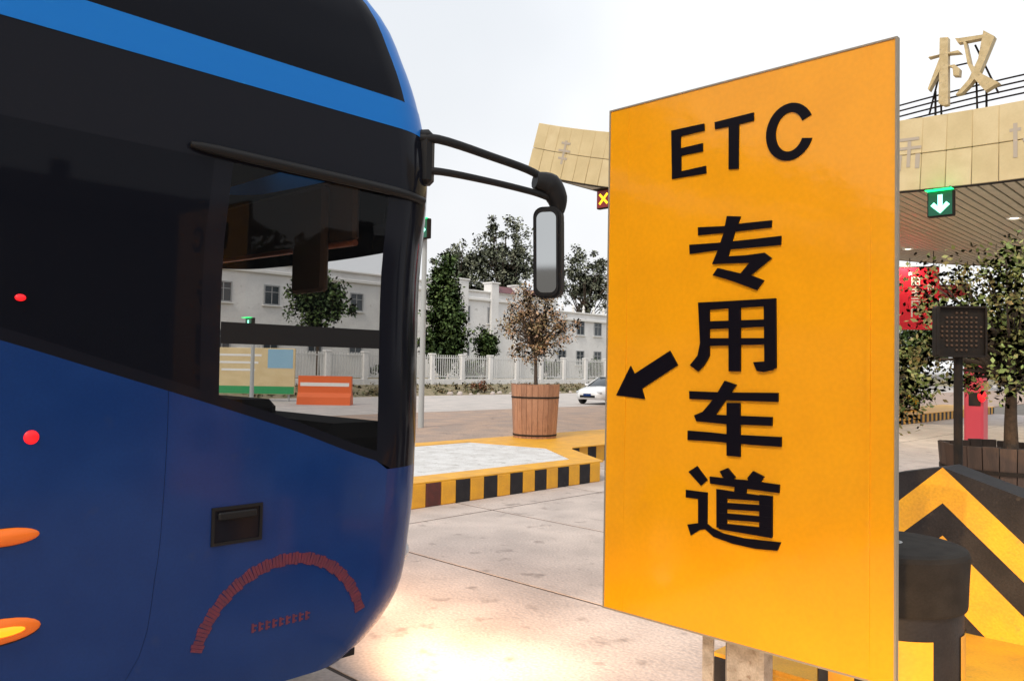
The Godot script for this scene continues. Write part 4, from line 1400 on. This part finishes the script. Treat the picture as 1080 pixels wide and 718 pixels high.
func make_car(label: String, at: Vector3, turn: float, paint: Material) -> Node3D:
	var t := thing("parked_car" if paint == M.car_yellow else "car", label, "car", at)
	org = Vector3.ZERO
	var s := st()
	# body cross-sections along the length (+Z is the front): half width, floor, shoulder height
	var secs := [[-2.15, 0.70, 0.42, 0.80], [-2.05, 0.80, 0.30, 0.92], [-1.5, 0.87, 0.24, 0.98], [-0.4, 0.88, 0.22, 0.96], [0.7, 0.88, 0.22, 0.93], [1.4, 0.86, 0.23, 0.86], [1.9, 0.80, 0.25, 0.76], [2.12, 0.68, 0.30, 0.66], [2.2, 0.5, 0.38, 0.58]]
	s.set_smooth_group(1)
	var rings := []
	for q in secs:
		var r := []
		for e in [[0.9, 0.0], [1.0, 0.22], [1.0, 0.6], [0.95, 0.86], [0.8, 1.0], [0.0, 1.04], [-0.8, 1.0], [-0.95, 0.86], [-1.0, 0.6], [-1.0, 0.22], [-0.9, 0.0]]:
			r.append(Vector3(q[1] * e[0], lerpf(q[2], q[3], e[1]), q[0]))
		rings.append(r)
	for i in rings.size() - 1:
		for j in 11:
			var k := (j + 1) % 11
			var m: Vector3 = (rings[i][j] + rings[i + 1][k]) / 2
			quad(s, rings[i][j], rings[i][k], rings[i + 1][k], rings[i + 1][j], m - Vector3(0, 0.6, m.z))
	s.set_smooth_group(-1)
	for e in [0, rings.size() - 1]:
		for j in range(1, 10): tri(s, rings[e][0], rings[e][j], rings[e][j + 1], Vector3(0, 0, -1 if e == 0 else 1))
	var body := mi("body", fin(s), paint, t)
	# cabin
	s = st()
	s.set_smooth_group(1)
	var cab := [[-1.75, 0.70, 0.95, 0.96], [-1.15, 0.62, 0.95, 1.36], [-0.5, 0.60, 0.95, 1.43], [0.15, 0.60, 0.95, 1.39], [0.95, 0.70, 0.9, 0.93]]
	var g := []
	for q in cab:
		var lo := 0.80
		var tw: float = q[1]
		g.append([Vector3(lo, q[2], q[0]), Vector3(tw, q[3] - 0.05, q[0]), Vector3(tw - 0.12, q[3], q[0]), Vector3(-tw + 0.12, q[3], q[0]), Vector3(-tw, q[3] - 0.05, q[0]), Vector3(-lo, q[2], q[0])])
	for i in g.size() - 1:
		for j in 5:
			var m: Vector3 = (g[i][j] + g[i + 1][j + 1]) / 2
			quad(s, g[i][j], g[i][j + 1], g[i + 1][j + 1], g[i + 1][j], m - Vector3(0, 0.9, m.z * 0.8))
	s.set_smooth_group(-1)
	mi("cabin", fin(s), M.far_glass, t)
	s = st()
	for i in [1, 2]:
		var a: Array = g[i]
		var b: Array = g[i + 1]
		for j in [1, 2, 3]:
			quad(s, a[j] + Vector3(0, 0.012, 0), a[j + 1] + Vector3(0, 0.012, 0), b[j + 1] + Vector3(0, 0.012, 0), b[j] + Vector3(0, 0.012, 0), Vector3.UP)
	for sx in [-1.0, 1.0]:
		for e in [[0.95, 0.93, 0.15, 1.39], [-1.75, 0.96, -1.15, 1.36], [-0.45, 0.97, -0.45, 1.42]]:
			tube(s, [Vector3(sx * 0.80, e[1], e[0]), Vector3(sx * 0.63, e[3] - 0.05, e[2])], [0.035, 0.03], 6)
	mi("roof", fin(s), paint, t)
	for e in [[-1, 1.35], [1, 1.35], [-1, -1.3], [1, -1.3]]:
		s = st()
		var wb := Basis(Vector3(0, 0, 1), -PI / 2 * e[0])
		var w := Vector3(e[0] * 0.80, 0.32, e[1])
		lathe(s, [Vector2(0.2, -0.1), Vector2(0.30, -0.1), Vector2(0.32, -0.06), Vector2(0.32, 0.07), Vector2(0.30, 0.1), Vector2(0.2, 0.1)], w, 22, wb)
		var wh := mi("wheel", fin(s), M.tyre, t)
		s = st()
		lathe(s, [Vector2(0.0, 0.08), Vector2(0.06, 0.08), Vector2(0.17, 0.05), Vector2(0.21, 0.095)], w, 16, wb)
		mi("rim", fin(s), M.rim, wh)
	for sx in [-1.0, 1.0]:
		s = st()
		ball(s, Vector3(sx * 0.6, 0.63, 2.06), Vector3(0.17, 0.07, 0.10), 8)
		mi("headlamp", fin(s), M.lamp_glass, t)
		s = st()
		cbox(s, Vector3(sx * 0.66, 0.74, -2.08), Vector3(0.22, 0.1, 0.1), 0.02)
		mi("tail_lamp", fin(s), M.red_post, t)
		s = st()
		cbox(s, Vector3(sx * 0.95, 0.98, 0.75), Vector3(0.2, 0.13, 0.1), 0.03)
		mi("door_mirror", fin(s), paint, t)
	s = st()
	cbox(s, Vector3(0, 0.42, 2.17), Vector3(0.9, 0.12, 0.1), 0.02)
	mi("grille", fin(s), M.bus_trim, t)
	s = st()
	cbox(s, Vector3(0, 0.5, 2.235), Vector3(0.44, 0.12, 0.02), 0.004)
	mi("number_plate", fin(s), M.bus_blue, t)
	t.rotation.y = turn
	return t

func make_far_things() -> void:
	make_fence()
	building("white_building", "white two storey building with stepped towers and purple tiled parapets", -58.0, -50.6, -67.0, 9.3, [7.0, 3.4], 3.9, -53.2, 1)
	building("white_building", "lower white wing with a row of finials at the right", -58.4, -67.1, -104.0, 8.1, [6.45, 3.0], 3.25, -68.6, 2)
	building("white_building", "long white building seen through the coach's windows", -60.0, -22.0, -50.5, 10.0, [7.4, 3.6], 4.2, -25.0, 0)
	make_car("white sedan driving on the far road beside the yellow sign's edge", Vector3(-25.6, 0.01, -34.0), 0.12, M.car_white)
	make_car("yellow car parked far down the island, seen between leaves", Vector3(-12.6, 0.34, -37.5), 0.5, M.car_yellow)
	# trees: dark row behind the building, one dense green one before it
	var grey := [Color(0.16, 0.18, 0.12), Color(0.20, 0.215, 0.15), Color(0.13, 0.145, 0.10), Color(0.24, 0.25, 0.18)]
	var green := [Color(0.065, 0.12, 0.035), Color(0.09, 0.15, 0.04), Color(0.05, 0.09, 0.028), Color(0.12, 0.17, 0.05)]
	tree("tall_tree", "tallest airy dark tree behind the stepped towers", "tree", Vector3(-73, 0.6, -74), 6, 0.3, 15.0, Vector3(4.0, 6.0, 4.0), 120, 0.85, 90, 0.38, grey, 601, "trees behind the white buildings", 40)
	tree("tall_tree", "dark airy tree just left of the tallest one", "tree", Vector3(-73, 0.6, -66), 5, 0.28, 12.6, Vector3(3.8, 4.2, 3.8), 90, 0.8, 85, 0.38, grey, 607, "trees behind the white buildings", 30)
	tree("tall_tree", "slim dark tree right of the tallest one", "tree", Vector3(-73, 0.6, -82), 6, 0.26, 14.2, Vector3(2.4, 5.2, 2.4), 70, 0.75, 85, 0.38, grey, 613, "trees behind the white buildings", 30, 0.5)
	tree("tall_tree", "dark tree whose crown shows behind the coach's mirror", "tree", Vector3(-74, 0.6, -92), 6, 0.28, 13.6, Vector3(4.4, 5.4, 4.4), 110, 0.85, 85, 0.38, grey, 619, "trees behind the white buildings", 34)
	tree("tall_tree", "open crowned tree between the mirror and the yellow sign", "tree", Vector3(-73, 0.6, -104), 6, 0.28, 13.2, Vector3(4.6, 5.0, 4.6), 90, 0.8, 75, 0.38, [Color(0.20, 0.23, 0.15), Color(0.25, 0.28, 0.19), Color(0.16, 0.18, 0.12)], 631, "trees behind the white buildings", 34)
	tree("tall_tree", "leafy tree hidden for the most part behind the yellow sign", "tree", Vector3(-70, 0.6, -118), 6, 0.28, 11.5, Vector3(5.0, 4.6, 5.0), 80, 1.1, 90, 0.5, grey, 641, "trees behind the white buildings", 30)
	tree("dense_tree", "dense dark green conical tree by the fence next to the coach", "tree", Vector3(-47.5, 0.6, -41.4), 2.2, 0.2, 5.2, Vector3(2.3, 4.7, 2.3), 150, 0.75, 130, 0.28, green, 701, "trees along the fence", 40, 0.62)
	tree("dense_tree", "small dark tree right of the dense conical one", "tree", Vector3(-46.5, 0.6, -45.0), 1.4, 0.1, 2.9, Vector3(1.0, 1.4, 1.0), 45, 0.5, 90, 0.24, green, 709, "trees along the fence", 20)
	tree("dense_tree", "tree seen through the coach's windscreen before the long building", "tree", Vector3(-49, 0.6, -31.0), 2.0, 0.16, 5.6, Vector3(2.4, 2.6, 2.4), 80, 0.7, 100, 0.28, green, 719, "trees along the fence", 24)
	var sd := 740
	for q in [[-44.0, -41.0, 0.8], [-44.6, -50.6, 1.0], [-44.2, -56.5, 0.9], [-45.0, -62.0, 1.1], [-44.5, -66.0, 0.9], [-44.4, -34.0, 0.9]]:
		var nm: String = {740: "leftmost low shrub behind the railing, at the conical tree's foot", 747: "low shrub behind the railing right of the small dark tree", 754: "low shrub behind the railing just right of the reddish tub's tree", 761: "broad shrub behind the railing below the right wing's windows", 768: "rightmost shrub behind the railing beside the sign's edge", 775: "low shrub behind the railing seen through the coach"}[sd]
		tree("shrub", nm, "shrub", Vector3(q[0], 0.58, q[1]), 0.5, 0.05, 1.25 * q[2], Vector3(1.3, 0.95, 1.5) * q[2], 34, 0.42, 80, 0.16, green, sd, "shrubs behind the railing", 14)
		sd += 7
	# low plants on the verge before the fence
	var dry := [Color(0.22, 0.16, 0.08), Color(0.16, 0.14, 0.06), Color(0.10, 0.12, 0.04), Color(0.3, 0.22, 0.12)]
	var cl := []
	var r := RandomNumberGenerator.new()
	r.seed = 77
	for i in 420:
		var x := r.randf_range(-41.5, -37.6)
		cl.append([Vector3(x, 0.12 + (-37.6 - x) / 3.9 * 0.42, r.randf_range(-20, -74)), r.randf_range(0.12, 0.3)])
	var o := MeshInstance3D.new()
	o.name = "dry_grass"
	o.mesh = leaf_mesh(78, cl, 34, 0.13, dry)
	o.material_override = M.leaf
	add_child(o)
	tag(o, "patchy dry grass and weeds on the verge before the railing", "grass")
	o.set_meta("kind", "stuff")
	tree("flowering_shrub", "low reddish flowering shrub on the verge before the railing", "shrub", Vector3(-38.4, 0.1, -36.9), 0.2, 0.03, 0.42, Vector3(0.6, 0.3, 0.75), 22, 0.2, 70, 0.1, [Color(0.32, 0.10, 0.06), Color(0.4, 0.2, 0.12), Color(0.12, 0.12, 0.04)], 801, "", 8)
	for i in 14:
		var b := st()
		var zz := -33.0 - i * 0.9 + r.randf_range(-0.3, 0.3)
		var xx := r.randf_range(-37.6, -37.0)
		var rs := r.randf_range(0.12, 0.26)
		cbox(b, Vector3.ZERO, Vector3(rs * 1.6, rs, rs * 1.3), rs * 0.28, Basis(Vector3(0.2, 0.9, 0.1).normalized(), r.randf() * 3))
		var k := MeshInstance3D.new()
		k.name = numbered("rock")
		k.mesh = fin(b)
		k.material_override = M.concrete_b
		add_child(k)
		k.position = Vector3(xx, rs * 0.4, zz)
		tag(k, "pale rubble lump lying at the foot of the verge by the far road", "rock", "rubble lumps along the verge")
	# board and barrier seen through the coach
	var c := Vector3(-35.3, 0, -18.8)
	var t := thing("notice_board", "yellow board with a green foot and blue corner seen through the coach", "billboard", c)
	var tb := Basis(Vector3.UP, deg_to_rad(44))
	var s := st()
	cbox(s, c + Vector3(0, 1.45, 0), Vector3(4.0, 2.2, 0.12), 0.02, tb)
	part("board", s, M.cream_b, t)
	s = st()
	box(s, c + Vector3(0, 0.55, 0) + tb * Vector3(0, 0, 0.062), Vector3(3.96, 0.36, 0.01), tb)
	part("green_band", s, mat(lin(0.02, 0.3, 0.1), 0.5), t)
	s = st()
	box(s, c + Vector3(0, 2.05, 0) + tb * Vector3(1.3, 0, 0.062), Vector3(1.2, 0.9, 0.01), tb)
	part("blue_panel", s, mat(lin(0.25, 0.45, 0.6), 0.5), t)
	for i in 3:
		s = st()
		box(s, c + Vector3(0, 2.2 - i * 0.35, 0) + tb * Vector3(-0.7, 0, 0.062), Vector3(2.2 - i * 0.3, 0.1, 0.01), tb)
		part("pale_line", s, M.white_paint, t)
	for dx in [-1.7, 1.7]:
		s = st()
		tube(s, [c + tb * Vector3(dx, 0.0, -0.1), c + tb * Vector3(dx, 2.5, -0.1)], [0.05, 0.05], 8)
		part("leg", s, M.grey_steel, t)
	c = Vector3(-31.1, 0, -20.1)
	t = thing("water_barrier", "orange plastic road barrier seen low through the coach's door window", "barrier", c)
	s = st()
	prism(s, flat_poly([-0.35, 0, 0.35, 0, 0.3, 0.35, 0.14, 0.55, 0.12, 1.3, -0.12, 1.3, -0.14, 0.55, -0.3, 0.35]), c - tb.x * 1.2, tb.z, Vector3.UP, tb.x * 2.4)
	part("body", s, mat(lin(0.75, 0.13, 0.02), 0.45), t)
	s = st()
	box(s, c + tb.z * 0.135 + Vector3(0, 0.92, 0), Vector3(2.2, 0.16, 0.012), tb)
	part("white_stripe", s, M.white_paint, t)
	# flower pots far down the island
	for q in [[-10.9, -31.5, "pink pot of red flowers by the sign's right edge under the trees", 851], [-11.4, -34.6, "pot of red flowers left of the yellow car", 857]]:
		var p := Vector3(q[0], 0.335, q[1])
		t = thing("flower_pot", q[2], "flower pot", p, "flower pots down the island")
		s = st()
		lathe(s, [Vector2(0.28, 0), Vector2(0.36, 0.6), Vector2(0.42, 0.62), Vector2(0.42, 0.7), Vector2(0.36, 0.7), Vector2(0.34, 0.62), Vector2(0, 0.62)], p, 20)
		part("pot", s, mat(lin(0.5, 0.24, 0.2), 0.6), t)
		var cc := []
		for i in 16: cc.append([Vector3(r.randf_range(-0.4, 0.4), 0.9 + r.randf_range(-0.15, 0.3), r.randf_range(-0.4, 0.4)), 0.2])
		piece("flowers", leaf_mesh(q[3], cc, 40, 0.09, [Color(0.5, 0.03, 0.03), Color(0.45, 0.10, 0.05), Color(0.06, 0.12, 0.03), Color(0.08, 0.14, 0.03)]), M.leaf, t, Vector3.ZERO)
	# far tree belt that closes the view under the canopy
	var sd2 := 900
	for i in 7:
		tree("belt_tree", "%s distant green tree beyond the canopy, counted from the sign's right edge" % ["first", "second", "third", "fourth", "fifth", "sixth", "seventh"][i], "tree", Vector3(-42 + i * 6.0, 0, -112 - (i % 3) * 6), 2.5, 0.25, 5.5 + (i % 2), Vector3(4.2, 3.6, 4.2), 60, 1.1, 80, 0.5, green, sd2, "trees beyond the canopy", 20)
		sd2 += 11
	# houses and trees off to the right, which the coach's glass mirrors
	for q in [[38.0, -34.0, 9.0, 7.0, "dark tiled house off to the right of the station"], [40.0, -16.0, 12.0, 8.0, "larger dark tiled house off to the right of the station"]]:
		var p := Vector3(q[0], 0, q[1])
		t = thing("tiled_house", q[4], "house", p, "houses right of the station")
		s = st()
		box(s, p + Vector3(0, q[3] / 2, 0), Vector3(9, q[3], q[2]))
		part("wall", s, M.ground, t)
		s = st()
		prism(s, PackedVector2Array([Vector2(-5.6, -0.1), Vector2(-5.5, 0.2), Vector2(0, 2.6), Vector2(5.5, 0.2), Vector2(5.6, -0.1)]), p + Vector3(0, q[3], -q[2] / 2 - 0.8), Vector3.RIGHT, Vector3.UP, Vector3(0, 0, q[2] + 1.6))
		var rf := part("roof", s, M.dark_steel, t)
		s = st()
		cbox(s, p + Vector3(0.5, q[3] + 3.0, q[2] * 0.2), Vector3(0.8, 1.6, 0.8), 0.04)
		part("chimney", s, M.dark_steel, rf)
	var k2 := 0
	for q in [[36.0, -24.5, 5.0], [34.0, -45.0, 6.0], [42.0, -3.0, 6.0]]:
		tree("roadside_tree", ["tree between the two tiled houses", "tree beyond the smaller tiled house", "tree near the larger tiled house's far side"][k2], "tree", Vector3(q[0], 0, q[1]), 2.5, 0.25, q[2], Vector3(3.2, 3.4, 3.2), 50, 1.0, 80, 0.5, green, 1001 + k2 * 9, "trees right of the station", 16)
		k2 += 1

func make_added_van() -> void:
	# van added unseen behind the camera; its lamps brighten the sign foot and lane
	var c := Vector3(2.7, 0, 9.6)
	var t := thing("added_van", "white van added unseen behind the camera, its lamps brighten the sign foot", "van", c)
	var s := st()
	prism(s, flat_poly([-2.2, 0.35, 2.4, 0.35, 2.4, 2.3, -0.9, 2.3, -1.7, 1.35, -2.25, 1.15]), c - Vector3(0.95, 0, 0), Vector3.BACK, Vector3.UP, Vector3(1.9, 0, 0))
	part("body", s, M.car_white, t)
	s = st()
	quad(s, c + Vector3(-0.85, 1.42, -1.68), c + Vector3(0.85, 1.42, -1.68), c + Vector3(0.78, 2.22, -1.0), c + Vector3(-0.78, 2.22, -1.0), Vector3(0, 1, -1))
	part("windscreen", s, M.far_glass, t)
	for w in [[-0.88, -1.5], [0.88, -1.5], [-0.88, 1.5], [0.88, 1.5]]:
		s = st()
		lathe(s, [Vector2(0.0, -0.1), Vector2(0.34, -0.1), Vector2(0.36, 0.0), Vector2(0.34, 0.1), Vector2(0.0, 0.1)], c + Vector3(w[0], 0.36, w[1]), 22, Basis(Vector3(0, 0, 1), PI / 2))
		part("wheel", s, M.tyre, t)
	s = st()
	cbox(s, c + Vector3(0, 0.7, -2.24), Vector3(0.9, 0.22, 0.06), 0.02)
	part("grille", s, M.bus_trim, t)
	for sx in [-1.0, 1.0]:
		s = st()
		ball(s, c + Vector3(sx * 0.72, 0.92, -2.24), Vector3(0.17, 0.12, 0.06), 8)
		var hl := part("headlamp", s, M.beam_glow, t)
		var l := SpotLight3D.new()  # added spot that brightens the lower part of the sign
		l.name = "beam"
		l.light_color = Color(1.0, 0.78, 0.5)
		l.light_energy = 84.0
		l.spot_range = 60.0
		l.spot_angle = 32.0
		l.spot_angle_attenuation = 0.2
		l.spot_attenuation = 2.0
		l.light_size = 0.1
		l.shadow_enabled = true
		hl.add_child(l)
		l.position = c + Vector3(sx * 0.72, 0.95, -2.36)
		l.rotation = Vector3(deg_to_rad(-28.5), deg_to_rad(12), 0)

func _ready() -> void:
	# camera
	var cam := Camera3D.new()
	cam.name = "camera"
	add_child(cam)
	cam.rotation_order = EULER_ORDER_YXZ
	cam.position = Vector3(0, 1.9, 0)
	cam.rotation = Vector3(atan(27.0 / 840.0), deg_to_rad(44), deg_to_rad(1.03))
	cam.fov = rad_to_deg(2.0 * atan(359.0 / 840.0))
	cam.near = 0.05
	cam.far = 2500
	cam.current = true
	# overcast evening sky
	var we := WorldEnvironment.new()
	we.name = "environment"
	add_child(we)
	var env := Environment.new()
	we.environment = env
	env.background_mode = Environment.BG_SKY
	var sky := Sky.new()
	var sm := ProceduralSkyMaterial.new()
	sm.sky_top_color = lin(0.61, 0.65, 0.70)
	sm.sky_horizon_color = lin(0.71, 0.71, 0.715)
	sm.sky_curve = 0.25
	sm.ground_bottom_color = lin(0.16, 0.14, 0.13)
	sm.ground_horizon_color = lin(0.5, 0.48, 0.46)
	sm.sun_angle_max = 0.0
	var cn := nz(1.6 / 512, 5, FastNoiseLite.TYPE_SIMPLEX_SMOOTH, 6).get_seamless_image(1024, 512)
	cn.convert(Image.FORMAT_L8)
	var cd := cn.get_data()
	var out := PackedByteArray()
	out.resize(1024 * 512 * 4)
	for i in 1024 * 512:
		var v := clampf((cd[i] / 255.0 - 0.35) * 2.6, 0, 1)
		out[i * 4] = int(150 * v + 40)
		out[i * 4 + 1] = int(146 * v + 40)
		out[i * 4 + 2] = int(142 * v + 40)
		out[i * 4 + 3] = 255
	sm.sky_cover = ImageTexture.create_from_image(Image.create_from_data(1024, 512, false, Image.FORMAT_RGBA8, out))
	sm.sky_cover_modulate = Color(1, 1, 1, 0.5)
	sky.sky_material = sm
	env.sky = sky
	env.background_energy_multiplier = 1.0
	env.tonemap_mode = Environment.TONE_MAPPER_LINEAR
	env.tonemap_exposure = 1.3
	env.sdfgi_enabled = true
	env.ssao_enabled = true
	env.ssil_enabled = true
	var sun := DirectionalLight3D.new()
	sun.name = "sun"
	add_child(sun)
	sun.light_color = Color(1.0, 0.95, 0.88)
	sun.light_energy = 0.5
	sun.light_angular_distance = 14.0
	sun.shadow_enabled = true
	sun.rotation_degrees = Vector3(-48, 14, 0)
	rng.seed = 4242
	make_materials()
	make_ground()
	make_islands()
	make_bus()
	make_canopy()
	make_sign()
	make_barrier()
	make_bollard()
	make_planting()
	make_signal_post()
	make_signals()
	make_banners()
	make_far_things()
	make_added_van()
